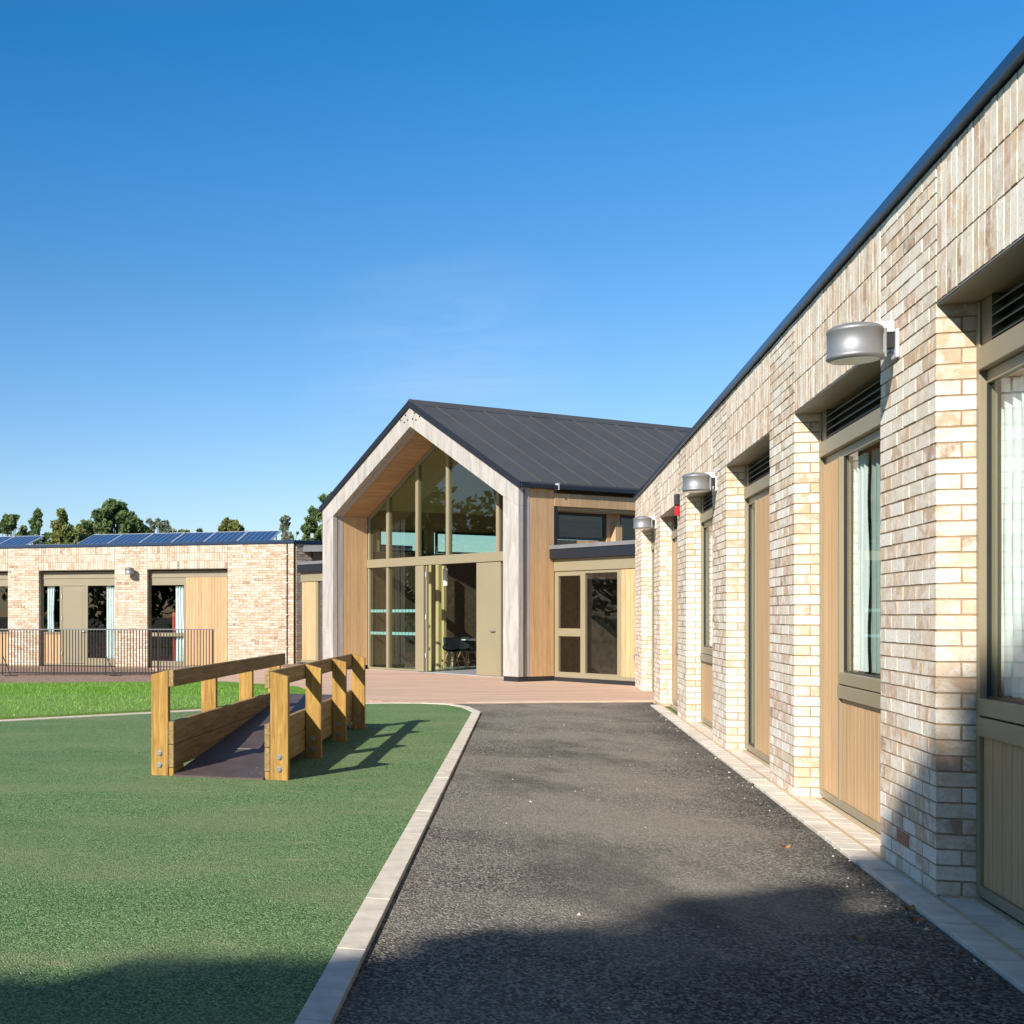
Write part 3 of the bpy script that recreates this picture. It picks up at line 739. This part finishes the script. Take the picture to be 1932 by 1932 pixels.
# ------------------------------------------------------------------ gabled hall (local x = back, y = left along front)
hO = empty('gabled_hall', hallC, PH, 'gabled hall with silvered timber portal, tall glazing and dark metal roof', 'building')
LW = 6.65; SL = (6.07-3.98)/(LW/2)
def yz(x): return lambda y, z: (x, y, z)
def mir(pts, s): return pts if s == 0 else [(LW-y, z) for y, z in pts]
for x0, x1, mt, ins in ((0, .14, 'glulam', 0), (.155, .33, 'glulam_grey', .012)):
    for s in (0, 1):
        m = MB(); m.prism(mir([(ins, .10), (.43-ins, .10), (.43-ins, 3.79), (ins, 3.56)], s), yz(x0), yz(x1)); m.build('post', M[mt], hO, bevel=.006)
        m = MB(); m.prism(mir([(ins, 3.563), (.43-ins, 3.793), (LW/2-.0015, 5.61+ins), (LW/2-.0015, 6.07-ins), (ins, 3.98-ins)], s), yz(x0), yz(x1))
        rf_ = m.build('rafter', M[mt], hO, bevel=.006)
        if x0 == 0:
            m = MB()
            for (dy, dz) in ((.16, -.10), (.32, -.20), (.20, -.26), (.08, -.22)):
                y = LW/2-dy if s == 0 else LW/2+dy
                m.cyl((-.004, y, 6.07+dz-.08), (.002, y, 6.07+dz-.08), .022, seg=10)
            m.build('bolt', M['plinth'], rf_)
# plinth
m = MB(); m.box(.01, 1.0, .01, .42, -.03, .098); m.box(.01, 1.0, LW-.42, LW-.01, -.03, .098); m.build('plinth', M['plinth'], hO)
# wing wall cladding (outer, inner)
for y0, y1 in ((.012, .034), (.39, .412), (LW-.034, LW-.012), (LW-.412, LW-.39)):
    cl = MB(); inn_ = abs((y0+y1)/2-LW/2) < 3
    boards(cl, lambda a, b, c_, d: cl.box(a, b, y0, y1, c_, d), .335, 1.075 if inn_ else 1.0, .10, 3.80 if inn_ else 3.93, .11)
    cl.build('cladding', M['clad'], hO)
m = MB(); m.box(.34, 1.12, .04, .385, .1, 3.93); m.build('wing_core', M['black'], hO)
m = MB(); m.box(.34, 1.12, LW-.385, LW-.04, .1, 3.93); m.build('wing_core', M['black'], hO)
# soffit lining
sf = MB(); n = 24
for s in (0, 1):
    for i in range(n):
        y0 = .43+i*(LW/2-.43)/n; y1 = .43+(i+1)*(LW/2-.43)/n-.006
        z0 = 3.80+(y0-.43)*SL; z1 = 3.80+(y1-.43)*SL
        sf.prism(mir([(y0, z0), (y1, z1), (y1, z1+.03), (y0, z0+.03)], s), yz(.335), yz(1.16))
sf.build('soffit', M['soffitwood'], hO)
# roof
RX0, RX1 = -.03, 13.0
rt = MB()
for s in (0, 1):
    rt.prism(mir([(-.02, 3.98-.02*SL+.01), (LW/2, 6.07+.01), (LW/2, 6.07+.10), (-.02, 3.98-.02*SL+.10)], s), yz(RX0), yz(RX1))
ro = rt.build('roof', M['roofmetal'], hO)
sm_ = MB()
for s in (0, 1):
    x = .62
    while x < RX1:
        sm_.prism(mir([(-.015, 3.98-.015*SL+.10), (LW/2-.12, 6.07-.12*SL+.10), (LW/2-.12, 6.07-.12*SL+.124), (-.015, 3.98-.015*SL+.124)], s), yz(x), yz(x+.022)); x += .715
sm_.build('standing_seam', M['seam'], ro)
m = MB(); m.prism([(LW/2-.16, 6.07-.16*SL+.11), (LW/2+.16, 6.07-.16*SL+.11), (LW/2, 6.07+.16)], yz(RX0-.01), yz(RX1)); m.build('ridge', M['roofmetal'], ro)
m = MB()
for s in (0, 1): m.prism(mir([(-.09, 3.90), (LW/2, 6.07-.02), (LW/2, 6.07+.13), (-.09, 4.045)], s), yz(RX0-.018), yz(RX0-.003))
m.build('verge_trim', M['fascia'], ro)
# wide verge strip of smooth metal
m = MB()
for s in (0, 1): m.prism(mir([(-.075, 3.98-.075*SL+.102), (LW/2-.05, 6.07-.05*SL+.102), (LW/2-.05, 6.07-.05*SL+.125), (-.075, 3.98-.075*SL+.125)], s), yz(RX0), yz(RX0+.26))
m.build('verge_flashing', M['roofmetal'], ro)
for s in (0, 1):
    m = MB(); m.prism(mir([(-.10, 3.935), (-.022, 3.935), (-.022, 4.02), (-.10, 4.02)], s), yz(RX0+.02), yz(RX1)); m.build('gutter', M['fascia'], hO, bevel=.01)
for x in (1.0, 4.2):
    m = MB(); m.box(x, x+.03, -.11, -.0, 3.925, 4.06); m.build('bracket', M['steel_light'], hO)
# downpipe at post groove
m = MB(); m.cyl((.147, -.012, .1), (.147, -.012, 3.9), .011, seg=8); m.build('downpipe', M['plinth'], hO)
# side walls beyond glazing
def clerestory(s):
    yy = lambda a: a if s == 0 else LW-a
    def bx(m, x0, x1, a0, a1, z0, z1): a, b = sorted((yy(a0), yy(a1))); m.box(x0, x1, a, b, z0, z1)
    w = MB()
    boards(w, lambda a, b, c_, d: bx(w, a, b, -.0, .045, c_, d), 1.003, 12.9, 3.60, 3.86, .11)     # fascia
    for x in (3.0, 6.2, 9.4): boards(w, lambda a, b, c_, d: bx(w, a, b, .33, .36, c_, d), x-.12, x+.28, 2.5, 3.52, .1)
    boards(w, lambda a, b, c_, d: bx(w, a, b, .33, .35, c_, d), 1.003, 12.9, 2.5, 2.93, .11)
    boards(w, lambda a, b, c_, d: bx(w, a, b, .20, .33, c_, d), 3.0, 3.2, 2.8, 3.3, .2)
    w.build('clerestory_cladding', M['clad'], hO)
    k = MB(); bx(k, 1.0, 12.9, .05, .40, 3.52, 3.60); bx(k, 1.16, 12.9, .36, .42, 3.60, 4.0); k.build('eaves_soffit', M['soffitwood'], hO)
    k = MB(); bx(k, 1.2, 12.9, .365, .44, 0, 2.94); k.build('side_wall', M['interior_brick'], hO)
    for x0, x1 in ((1.45, 2.88), (3.3, 6.06), (6.5, 9.26), (9.7, 12.8)):
        f = MB(); bx(f, x0, x1, .36, .42, 3.46, 3.52); bx(f, x0, x1, .36, .42, 2.95, 3.0); bx(f, x0, x0+.05, .36, .42, 3, 3.46); bx(f, x1-.05, x1, .36, .42, 3, 3.46)
        fo = f.build('window', M['black'], hO); p = MB(); bx(p, x0+.05, x1-.05, .385, .391, 3.0, 3.46); p.build('pane', M['glass'], fo)
    k = MB(); bx(k, 1.16, 1.45, .365, .42, 2.94, 3.52); bx(k, 12.8, 12.9, .365, .42, 2.94, 3.52); k.build('wall_pier', M['clad'], hO)
clerestory(0); clerestory(1)
# interior
m = MB(); m.box(1.10, 12.9, .45, LW-.45, -.04, .012); m.build('interior_floor', M['floor_in'], hO)
m = MB(); m.prism([(.45, 0), (LW-.45, 0), (LW-.45, 3.9), (LW/2, 5.9), (.45, 3.9)], yz(12.8), yz(12.9)); m.build('rear_wall', M['interior_brick'], hO)
m = MB()
for s in (0, 1): m.prism(mir([(.43, 3.99+.0), (LW/2, 5.83), (LW/2, 5.88), (.43, 4.04)], s), yz(1.2), yz(12.8))
m.build('ceiling', M['fin'], hO)
m = MB(); [m.box(6.4, 6.5, a, b, .012, 2.6) for a, b in ((.46, 2.2), (2.9, 5.0))]; m.build('inner_brick_wall', M['interior_brick'], hO)
m = MB(); m.box(6.38, 6.52, .46, LW-.46, 2.6, 2.85); m.build('inner_beam', M['plaster'], hO)
# glazing screen at x = 1.08
GX = 1.08
fr = MB(); fb = lambda y0, y1, z0, z1, d0=0, d1=.12: fr.box(GX+d0, GX+d1, y0, y1, z0, z1)
fb(.42, LW-.42, 2.53, 2.735, -.03, .12)
def zin(y): y = min(y, LW-y); return 3.80+(y-.43)*SL
ups = [1.72, 3.325, 4.385, 5.47]
for y in ups: fb(y-.045, y+.045, 2.736, zin(y)+.02)
fb(.42, .48, 2.736, 3.80); fb(LW-.48, LW-.42, 2.736, 3.80)
fb(.42, .48, .02, 2.528); fb(LW-.48, LW-.42, .02, 2.528); fb(5.43, 5.51, .02, 2.528); fb(4.34, 4.43, .02, 2.528); fb(1.62, 1.70, .02, 2.528)
fb(LW-.42-.06-.68, LW-.48, .02, .06); fb(4.43, 5.43, .02, .06)
for s in (0, 1):
    fr.prism(mir([(.43, 3.735), (LW/2, 3.735+(LW/2-.43)*SL), (LW/2, 3.79+(LW/2-.43)*SL), (.43, 3.79)], s), yz(GX+.002), yz(GX+.118))
fo = fr.build('window_frame', M['bronze'], hO, bevel=.004)
edges = [.48]+ups+[LW-.48]
for a, b_ in zip(edges, edges[1:]):
    y0 = a+.045 if a != .48 else a; y1 = b_-.045 if b_ != LW-.48 else b_
    pts = [(y0, 2.736), (y1, 2.736), (y1, zin(y1)-.06)]
    if y0 < LW/2 < y1: pts.append((LW/2, zin(LW/2)-.06))
    pts.append((y0, zin(y0)-.06))
    p = MB(); p.prism(pts, yz(GX+.05), yz(GX+.058)); p.build('pane', M['glass_green'], fo)
for y0, y1 in ((.48, 1.62), (4.43, 5.43), (5.51, LW-.48)):
    p = MB(); p.box(GX+.05, GX+.058, y0, y1, .06, 2.528); po = p.build('pane', M['glass_green'], fo)
    if y0 > 4:
        q = MB()
        for z in (.87, 1.42):
            y = y0+.05
            while y < y1-.1: q.box(GX+.0485, GX+.0495, y, y+.11, z, z+.07); y += .125
        q.build('film_strip', M['teal'], po)
p = MB(); p.box(GX+.0, GX+.05, 1.70, 2.37, .02, 2.528); do = p.build('door', M['bronze'], hO, bevel=.004)
p = MB(); p.cyl((GX-.05, 1.78, 1.0), (GX-.05, 1.90, 1.0), .012).cyl((GX-.05, 1.78, 1.0), (GX, 1.78, 1.0), .012); p.build('handle', M['steel'], do)
# open leaf, swung outwards
lf = MB(); lf.box(GX-.68, GX-.0, 4.06, 4.11, .03, 2.50); 
lfo = MB(); lfo.box(GX-.0, GX+.06, 4.02, 4.06, .02, 2.52); 
dj = MB(); dj.box(GX-.01, GX+.11, 4.12, 4.34, .02, 2.528)
dj.build('door_jamb', M['bronze'], hO)
lo = lfo.build('door', M['bronze'], hO)
for z in (.35, 1.25, 2.25):
    q = MB(); q.cyl((GX-.012, 4.04, z), (GX-.012, 4.04, z+.11), .014); q.build('hinge', M['steel_light'], lo)
# pale timber fins inside, sunlit
for xa, xb, Y in ((809.7, 818.5, 30.2), (823.5, 831.5, 31.0), (834.5, 841, 32.0)):
    p = at((xa+xb)/2, HZ, Y); q = p-hallC; lx, ly = q.dot(V), q.dot(U); hw = (xb-xa)*Y/F/2
    m = MB(); m.box(lx-hw, lx+hw, ly-hw, ly+hw, .012, 2.62); m.build('timber_fin', M['fin'], hO, bevel=.004)
# link blocks either side
def link(y0, y1, parts):
    sgn = 1
    m = MB(); m.box(.86, 5.5, y0, y1, 2.50, 2.70); rr = m.build('low_roof', M['fascia'], hO, bevel=.005)
    m = MB(); m.box(.84, 5.5, y0, y1, 2.702, 2.78); m.build('roof_edge', M['flatroof'], rr)
    a, b_ = y0+.03, y1-.005
    m = MB(); m.box(.97, 1.08, a, b_, 2.25, 2.497); m.build('fascia', M['bronze'], hO, bevel=.004)
    m = MB(); m.box(.99, 1.08, a, b_, .08, .16); m.build('sill', M['bronze'], hO, bevel=.004)
    m = MB(); m.box(.965, 1.1, a, b_, -.05, .078); m.build('plinth', M['plinth'], hO)
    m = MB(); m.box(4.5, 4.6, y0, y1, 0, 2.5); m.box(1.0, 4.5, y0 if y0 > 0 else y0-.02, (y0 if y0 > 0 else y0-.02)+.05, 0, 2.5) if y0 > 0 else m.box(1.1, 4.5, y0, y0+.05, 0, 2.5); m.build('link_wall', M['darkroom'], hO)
    m = MB(); m.box(1.1, 4.5, y0, y1, -.03, .02); m.build('link_floor', M['floor_in'], hO)
# right link: y from -2.3 to 0
link(-2.6, -.0, None)
f = MB(); fb2 = lambda s0, s1, z0, z1, d=0: f.box(1.0+d, 1.07, -s1, -s0, z0, z1)
fb2(.0, .10, .16, 2.25); fb2(.68, .80, .16, 2.25); fb2(1.60, 1.70, .16, 2.25); fb2(.10, .68, .92, 1.08); fb2(.10, .68, 2.15, 2.25); fb2(.8, 1.6, 2.19, 2.25); fb2(.1, .68, .16, .19); fb2(.8, 1.6, .16, .19)
f = f.build('window_frame', M['bronze'], hO, bevel=.003)
for s0, s1, z0, z1 in ((.10, .68, 1.08, 2.15), (.10, .68, .19, .92), (.8, 1.6, .19, 2.19)):
    p = MB(); p.box(1.04, 1.048, -s1, -s0, z0, z1); p.build('pane', M['glass'], f)
cl = MB(); boards(cl, lambda a, b, c_, d: cl.box(1.0, 1.03, a, b, c_, d), -2.55, -1.70, .16, 2.25, .1); cl.build('cladding', M['clad'], hO)
# left link
link(LW, LW+2.33, None)
f = MB(); f.box(1.0, 1.07, LW+0, LW+.06, .16, 2.25); f.box(1.0, 1.07, LW+1.58, LW+1.68, .16, 2.25); f = f.build('window_frame', M['bronze'], hO)
p = MB(); p.box(1.04, 1.048, LW+.06, LW+1.58, .16, 2.25); p.build('pane', M['glass'], f)
cl = MB(); boards(cl, lambda a, b, c_, d: cl.box(1.0, 1.03, a, b, c_, d), LW+1.68, LW+2.30, .16, 2.25, .1); cl.build('cladding', M['clad'], hO)

# interior furniture
def make_chair():
    r = empty('chair')
    s = MB(); n = 10
    prof = [(-.22, .43), (-.15, .42), (0, .42), (.15, .43), (.2, .48), (.23, .6), (.26, .78)]
    for (y, z) in prof:
        for i in range(n+1):
            a = -1+2*i/n; s.v.append((a*.23*(1 if z < .6 else .9), y-.06*a*a*(z > .5), z+.05*a*a*(z < .5)))
    for j in range(len(prof)-1):
        for i in range(n): q = j*(n+1)+i; s.f.append((q, q+1, q+n+2, q+n+1))
    k = len(s.v); s.v += [(x, y+.012, z+.012) for x, y, z in s.v]; s.f += [tuple(k+i for i in reversed(f)) for f in s.f[:]]
    s.build('seat_shell', M['chair_shell'], r, smooth=True, recalc=False)
    for sx in (-1, 1):
        for sy in (-1, 1):
            m = MB(); m.cyl((sx*.12, sy*.12, .415), (sx*.24, sy*.24, 0), .017, .012, 8); m.build('leg', M['chair_leg'], r)
    m = MB(); m.cyl((-.19, -.19, .19), (.19, .19, .19), .008, seg=6).cyl((-.19, .19, .19), (.19, -.19, .19), .008, seg=6); m.build('stretcher', M['chair_leg'], r)
    return r
ch = make_chair(); p = at(858, 1161, 30.9); ch.location = (p.x, p.y, .012); ch.rotation_euler = (0, 0, 2.4); tag(ch, 'charcoal shell chair on splayed wooden legs seen in the open doorway, left one', 'chair', 'chairs inside the hall')
c2 = copy_tree(ch); p = at(882, 1161, 31.4); c2.location = (p.x, p.y, .012); c2.rotation_euler = (0, 0, .4); tag(c2, 'charcoal shell chair in the open doorway, right one beside the white table', 'chair', 'chairs inside the hall')
p = at(903, 1161, 31.8)
tb = empty('table', (p.x, p.y, .012), PH, 'white topped table inside the hall doorway beside the chairs', 'table')
m = MB(); m.box(-.5, .5, -.6, .6, .70, .73); m.build('tabletop', M['white'], tb, bevel=.004)
for sx in (-.42, .42):
    for sy in (-.5, .5): m = MB(); m.cyl((sx, sy, 0), (sx, sy, .70), .02, seg=8); m.build('leg', M['steel_light'], tb)
def pendant(x, y0, y1, Y, label, r=.05):
    a = at(x, y0, Y); b_ = at(x, y1, Y)
    o = empty('pendant_light', (a.x, a.y, b_.z), 0, label, 'pendant light', 'cylinder pendant lights')
    m = MB(); m.cyl((0, 0, 0), (0, 0, a.z-b_.z), r, seg=16); m.build('shade', M['white'], o)
    m = MB(); m.cyl((0, 0, a.z-b_.z), (0, 0, a.z-b_.z+(.8 if Y > 27.5 else .25)), .006, seg=6); m.build('cord', M['black'], o)
pendant(840.5, 1073, 1104.8, 29.6, 'white cylinder pendant light hanging in the open hall doorway', .055)
pendant(1081, 1088, 1106, 27.2, 'white cylinder pendant light behind the narrow upper window of the link')
pendant(1121, 1085, 1093, 28, 'small white pendant light behind the tall window of the link', .035)

# ------------------------------------------------------------------ timber ramp
R0 = Vector((.24, 10.54, 0))
rp = empty('timber_ramp', R0, -TH, 'timber play ramp with handrails, kick boards and a dark sloping deck, on green rubber surfacing', 'ramp')
WD = 1.02
ts = (0, 1.66, 3.30, 4.86)
for side in (0, 1):
    x = side*WD
    for i, t in enumerate(ts):
        m = MB(); x0, x1 = x-.074, x+.074
        zl, zr = (.845, .885) if side == 0 else (.885, .845); m.prism([(x0, -.05), (x1, -.05), (x1, zr), (x0, zl)], lambda a, z: (a, t-.037, z), lambda a, z: (a, t+.037, z))
        po = m.build('post', M['pine'], rp, bevel=.006)
        for z in (.085, .185):
            q = MB(); q.cyl((x-.0, t-.038, z), (x-.0, t-.052, z), .017, seg=10).cyl((x, t-.037, z), (x, t-.040, z), .025, seg=14); q.build('bolt', M['bolt'], po)
    inn = x+.077 if side == 0 else x-.077-.045
    m = MB(); m.box(inn, inn+.045, -.035, 4.93, .745, .885)
    m.build('handrail', M['pine_y'], rp, bevel=.006)
    for z0, z1 in ((.262, .452), (.065, .258)):
        m = MB(); m.box(inn, inn+.045, -.035, 4.93, z0, z1); m.build('side_board', M['pine_y'], rp, bevel=.005)
    m = MB(); m.box(inn+.002, inn+.043, -.03, .3, -.02, .061); m.build('foot_block', M['pine'], rp, bevel=.004)
xi0, xi1 = .077+.047, WD-.077-.047
m = MB(); m.prism([(-.08, -.01), (4.93, .36), (4.93, .39), (-.08, .012)], lambda y, z: (xi0, y, z), lambda y, z: (xi1, y, z)); dko = m.build('ramp_deck', M['rampdeck'], rp)
m = MB(); m.box(xi0, xi1, 1.2, 1.205, .108, .1125); m.build('joint_strip', M['steel'], dko)
random.seed(3)
m = MB()
for y in (.12, .35, 1.1):
    for x in (xi0+.06, xi0+.14, xi1-.14, xi1-.06):
        z = .012+(y+.08)*.3780/5.01; m.cyl((x, y, z-.002), (x, y, z+.002), .008, seg=8)
m.build('screw', M['bolt'], dko)
m = MB(); m.prism([(4.86, -.02), (4.93, -.02), (4.93, .355), (4.86, .35)], lambda y, z: (xi0, y, z), lambda y, z: (xi1, y, z)); m.build('end_board', M['pine'], rp)

# ------------------------------------------------------------------ railing
ry = 29.7
fe = empty('railing', (-3.5, ry, -.10), 0, 'dark vertical bar railing between the soil strip and the far brick building', 'railing')
m = MB(); m.box(0, 5.44, -.02, .02, 1.10, 1.125); m.build('top_rail', M['steel'], fe)
m = MB(); m.box(0, 5.44, -.015, .015, .06, .09); m.build('bottom_rail', M['fence'], fe)
x = .04; i = 0
pk = None
while x < 5.44:
    if pk is None:
        q = MB(); q.box(-.0115, .0115, -.0115, .0115, .06, 1.1); pk = q.build('picket', M['fence'], fe); o = pk
    else: o = pk.copy(); C.objects.link(o)
    o.location.x = x; x += .0725
for x in (.4, 1.63, 2.86, 4.12, 5.42):
    q = MB(); q.box(x-.016, x+.016, -.016, .016, -.1, 1.11); q.build('post', M['fence'], fe)
for x in (.4, 2.86):
    q = MB(); q.cyl((x, 0, .5), (x+.25, -.5, .02), .012, seg=6); q.box(x+.1, x+.4, -.62, -.42, -.05, .04); q.build('stay', M['fence'], fe)

# ------------------------------------------------------------------ leaves on the ground
random.seed(11)
spots = [(1482, 1594, 'dry brown leaf on the asphalt nearest the paving strip in the sun'), (1715, 1708, 'brown leaf on the shaded asphalt near the brick pier'), (1730, 1730, 'brown leaf on the shaded asphalt, lower of the pair by the pier'), (1425, 1478, 'small brown leaf on the asphalt by the second opening'), (1620, 1765, 'small pale leaf on shaded asphalt left of the pair of brown leaves')]
for x, y, lb in spots:
    X, Y = gp(x, y); m = MB(); s = .035
    pts = [(s*math.cos(a)*random.uniform(.5, 1), s*.8*math.sin(a)*random.uniform(.6, 1), .006+.012*math.cos(2*a)) for a in [i*math.pi/5 for i in range(10)]]
    m.v += [(0, 0, .004)]+pts+[(0, 0, .002)]+[(a, b_, c_-.002) for a, b_, c_ in pts]
    for i in range(10): m.f += [(0, 1+i, 1+(i+1) % 10), (11, 12+(i+1) % 10, 12+i)]
    o = m.build('fallen_leaf', M['dryleaf'], recalc=False); o.location = (X, Y, -.014); tag(o, lb, 'leaf', 'fallen leaves on the asphalt')

# ------------------------------------------------------------------ trees
def tree(loc, h, w, nclump, nleaf, leaf, mat, label, group, shape='round', base=.25, seed=1, sparse=1.0, clump=.22, trunk_r=None):
    rnd = random.Random(seed); r = empty('tree', loc, 0, label, 'tree', group)
    tk = MB(); tr = trunk_r or h*.022; top = h*(.8 if shape != 'cone' else .95)
    pts = [Vector((0, 0, -.2))]; 
    for i in range(1, 6): pts.append(Vector((rnd.uniform(-.02, .02)*h, rnd.uniform(-.02, .02)*h, top*i/5)))
    for i in range(5): tk.cyl(pts[i], pts[i+1], tr*(1-i/5.5), tr*(1-(i+1)/5.5), 7)
    cs = []
    for i in range(nclump):
        u = rnd.random(); a = rnd.uniform(0, 2*math.pi)
        z = base+(1-base)*u
        if shape == 'cone': rad = (1-u)**.8*.5*w+.05*w
        elif shape == 'round': rad = math.sqrt(max(0, 1-max(0, 2*u-1)**2))*.5*w
        else: rad = math.sqrt(max(0, 1-(1.6*u-.6)**2))*.5*w*(.6+.4*rnd.random())
        q = rnd.random()**.45*rad*rnd.uniform(.75, 1.12)*(rnd.uniform(1.05, 1.3) if rnd.random() < .2 else 1)
        c = Vector((q*math.cos(a), q*math.sin(a), z*h*rnd.uniform(.93, 1.02))); cs.append(c)
        st = pts[max(1, min(4, int(z*.8*5)))]
        mid = st.lerp(c, .5)+Vector((0, 0, -.03*h)); tk.cyl(st, mid, tr*.35, tr*.2, 5); tk.cyl(mid, c, tr*.2, tr*.06, 5)
    tk.build('trunk', M['bark'], r)
    m = MB(); per0 = nleaf//nclump
    for c in cs:
        vs = rnd.uniform(.45, 1.4); rr = clump*w*vs; per = int(per0*vs*vs)
        for _ in range(per):
            d = Vector((rnd.gauss(0, 1), rnd.gauss(0, 1), rnd.gauss(0, .8))); d = d.normalized()*rr*rnd.random()**.4
            p = c+d; s = leaf*rnd.uniform(.6, 1.4)
            a = Vector((rnd.uniform(-1, 1), rnd.uniform(-1, 1), rnd.uniform(-1, 1))).normalized(); b_ = a.orthogonal().normalized()
            b_ = (Matrix.Rotation(rnd.uniform(0, 6.28), 3, a) @ b_)
            cc = a.cross(b_)
            m.poly([p-b_*s, p+cc*s*.5, p+b_*s, p-cc*s*.55])
    m.build('crown', M[mat], r, recalc=False)
    return r
GT = 'trees beyond the far brick building'
def ftree(xc, ytop, wpx, Y, mat, label, seed, shape='round', n=2600, nc=22, leaf=.17, clump=.2):
    p = at(xc, ytop, Y); zt = p.z; g0 = -.3
    tree((p.x, p.y, g0), (zt-g0)/1.03, wpx*Y/F*1.12, int(nc*3.2), int(n*3.0), leaf*.85, mat, label, GT, shape, .45, seed, clump=clump*.43)
ftree(18, 962, 62, 66, 'leaf_dark', 'dark round tree at the left edge above the far roof', 1, n=2600)
ftree(72, 957, 62, 72, 'leaf_dark', 'ragged two-topped dark tree, second from the left edge', 2, 'loose', n=1500, nc=16, clump=.17)
ftree(117, 963, 85, 64, 'leaf_olive', 'olive green conical tree left of the largest tree', 3, 'cone', n=3200, nc=34, clump=.16)
ftree(214, 944, 120, 66, 'leaf_dark', 'largest dark round tree beyond the far roof', 4, n=5200, nc=46, clump=.15)
ftree(168, 968, 60, 68, 'leaf_olive', 'olive leaved tree against the left flank of the largest tree', 14, n=1600, nc=16, clump=.2)
ftree(298, 969, 110, 74, 'leaf_grey', 'wide pale grey green thin tree right of the largest tree', 5, 'loose', n=1700, nc=30, leaf=.16, clump=.14)
ftree(378, 983, 28, 74, 'leaf_dark', 'small narrow tree top peeping over the solar panels', 6, 'cone', n=500, nc=10, leaf=.18)
ftree(437, 964, 62, 66, 'leaf_olive', 'compact bushy tree behind the right half of the solar panels', 7, n=2600, nc=24)
ftree(541, 968, 66, 70, 'leaf_grey', 'sparse pale tree right of the solar panels', 8, 'loose', n=650, nc=24, leaf=.15, clump=.15)
ftree(622, 922, 95, 58, 'leaf_dark', 'tall dark tree behind the left roof slope of the hall', 9, n=4500, nc=34, clump=.17)
for i, (xc, yt, wp) in enumerate(((40, 990, 60), (150, 985, 60), (255, 985, 70), (345, 990, 60), (470, 1000, 50), (590, 985, 70))):
    ftree(xc, yt, wp, 78, ('leaf_grey', 'leaf_olive')[i % 2], ('low pale crown between the two leftmost trees', 'low olive crown in the gap left of the largest tree', 'low pale crown at the right foot of the largest tree', 'low olive crown just above the third solar panel', 'low pale crown beside the compact bushy tree', 'low olive crown left of the tall dark tree by the hall')[i], 110+i, 'loose', n=1200, nc=16, leaf=.15, clump=.2)
# trees left of the view (mirrored in the hall glazing)
GB = 'trees outside the left of the view'
for i in range(6):
    tree((-48+i*2.5+random.uniform(-2, 2), 30+i*7, -.3), 12+random.uniform(-2, 3), 9, 30, 2600, .34, ('leaf_dark', 'leaf_olive')[i % 2], 'tall broad tree standing outside the view to the left', GB, 'round', .15, 40+i, clump=.2)
# trees behind the photographer that shade the foreground
GS = 'trees behind the photographer'
def strees(gx, gy, k, w, seed, nl=15000, lbl='large leafy tree behind the photographer shading the foreground'):
    """crown whose top throws its shadow at ground point gx, gy"""
    X, Y, Z = gx-1.09*k, gy-1.12*k, .88*k
    tree((X, Y, 0), Z, w, 150, nl, .17, 'leaf_dark', lbl, GS, 'round', .12, seed, clump=.075, trunk_r=.22)
strees(-2.0, 3.1, 12.5, 3.6, 61, lbl='large leafy tree behind the photographer, to the left of the middle')
strees(1.2, 4.5, 13.0, 4.4, 62, lbl='large leafy tree behind the photographer, left of centre')
strees(4.1, 5.5, 13.5, 5.5, 63, lbl='large leafy tree behind the photographer, right of centre')
strees(5.0, 6.9, 13.0, 3.6, 64, lbl='large leafy tree behind the photographer, near the brick wing')
strees(9.2, 6.7, 13.5, 6.0, 65, lbl='large leafy tree behind the photographer, nearest the brick wing')
strees(-7.6, 1.6, 12.5, 6.0, 66, lbl='large leafy tree behind the photographer, farthest left')
for i in range(15):
    tree((-60+i*5.5+random.uniform(-1, 1), -38+random.uniform(-4, 4), 0), 14+random.uniform(-2, 2), 11, 24, 1900, .5, ('leaf_dark', 'leaf_olive')[i % 2], 'tree in the far row well behind the photographer', 'far row of trees behind the photographer', 'round', .08, 80+i, clump=.2)
# loose gravel
random.seed(5); m = MB()
for i in range(170):
    if random.random() < .5: t = random.uniform(-2, 13); o_ = -.16-abs(random.gauss(0, .12)); X, Y = wing(o_, t)
    else: t = random.uniform(0, 14); w_ = random.uniform(.1, 3.2); p = K0+D*t+NN*w_; X, Y = p.x, p.y
    r = random.uniform(.003, .009) if random.random() < .9 else random.uniform(.009, .014)
    k = len(m.v); 
    for dx, dy, dz in ((1,0,0),(0,1,0),(-1,0,0),(0,-1,0),(0,0,1)): m.v.append((X+dx*r*random.uniform(.6, 1.2), Y+dy*r*random.uniform(.6, 1.2), -.016+max(0, dz)*r*.8))
    m.f += [(k, k+1, k+4), (k+1, k+2, k+4), (k+2, k+3, k+4), (k+3, k, k+4)]
tag(m.build('loose_gravel', M['paver']), 'tiny pale stones scattered over the dark asphalt path', 'gravel', kind='stuff')
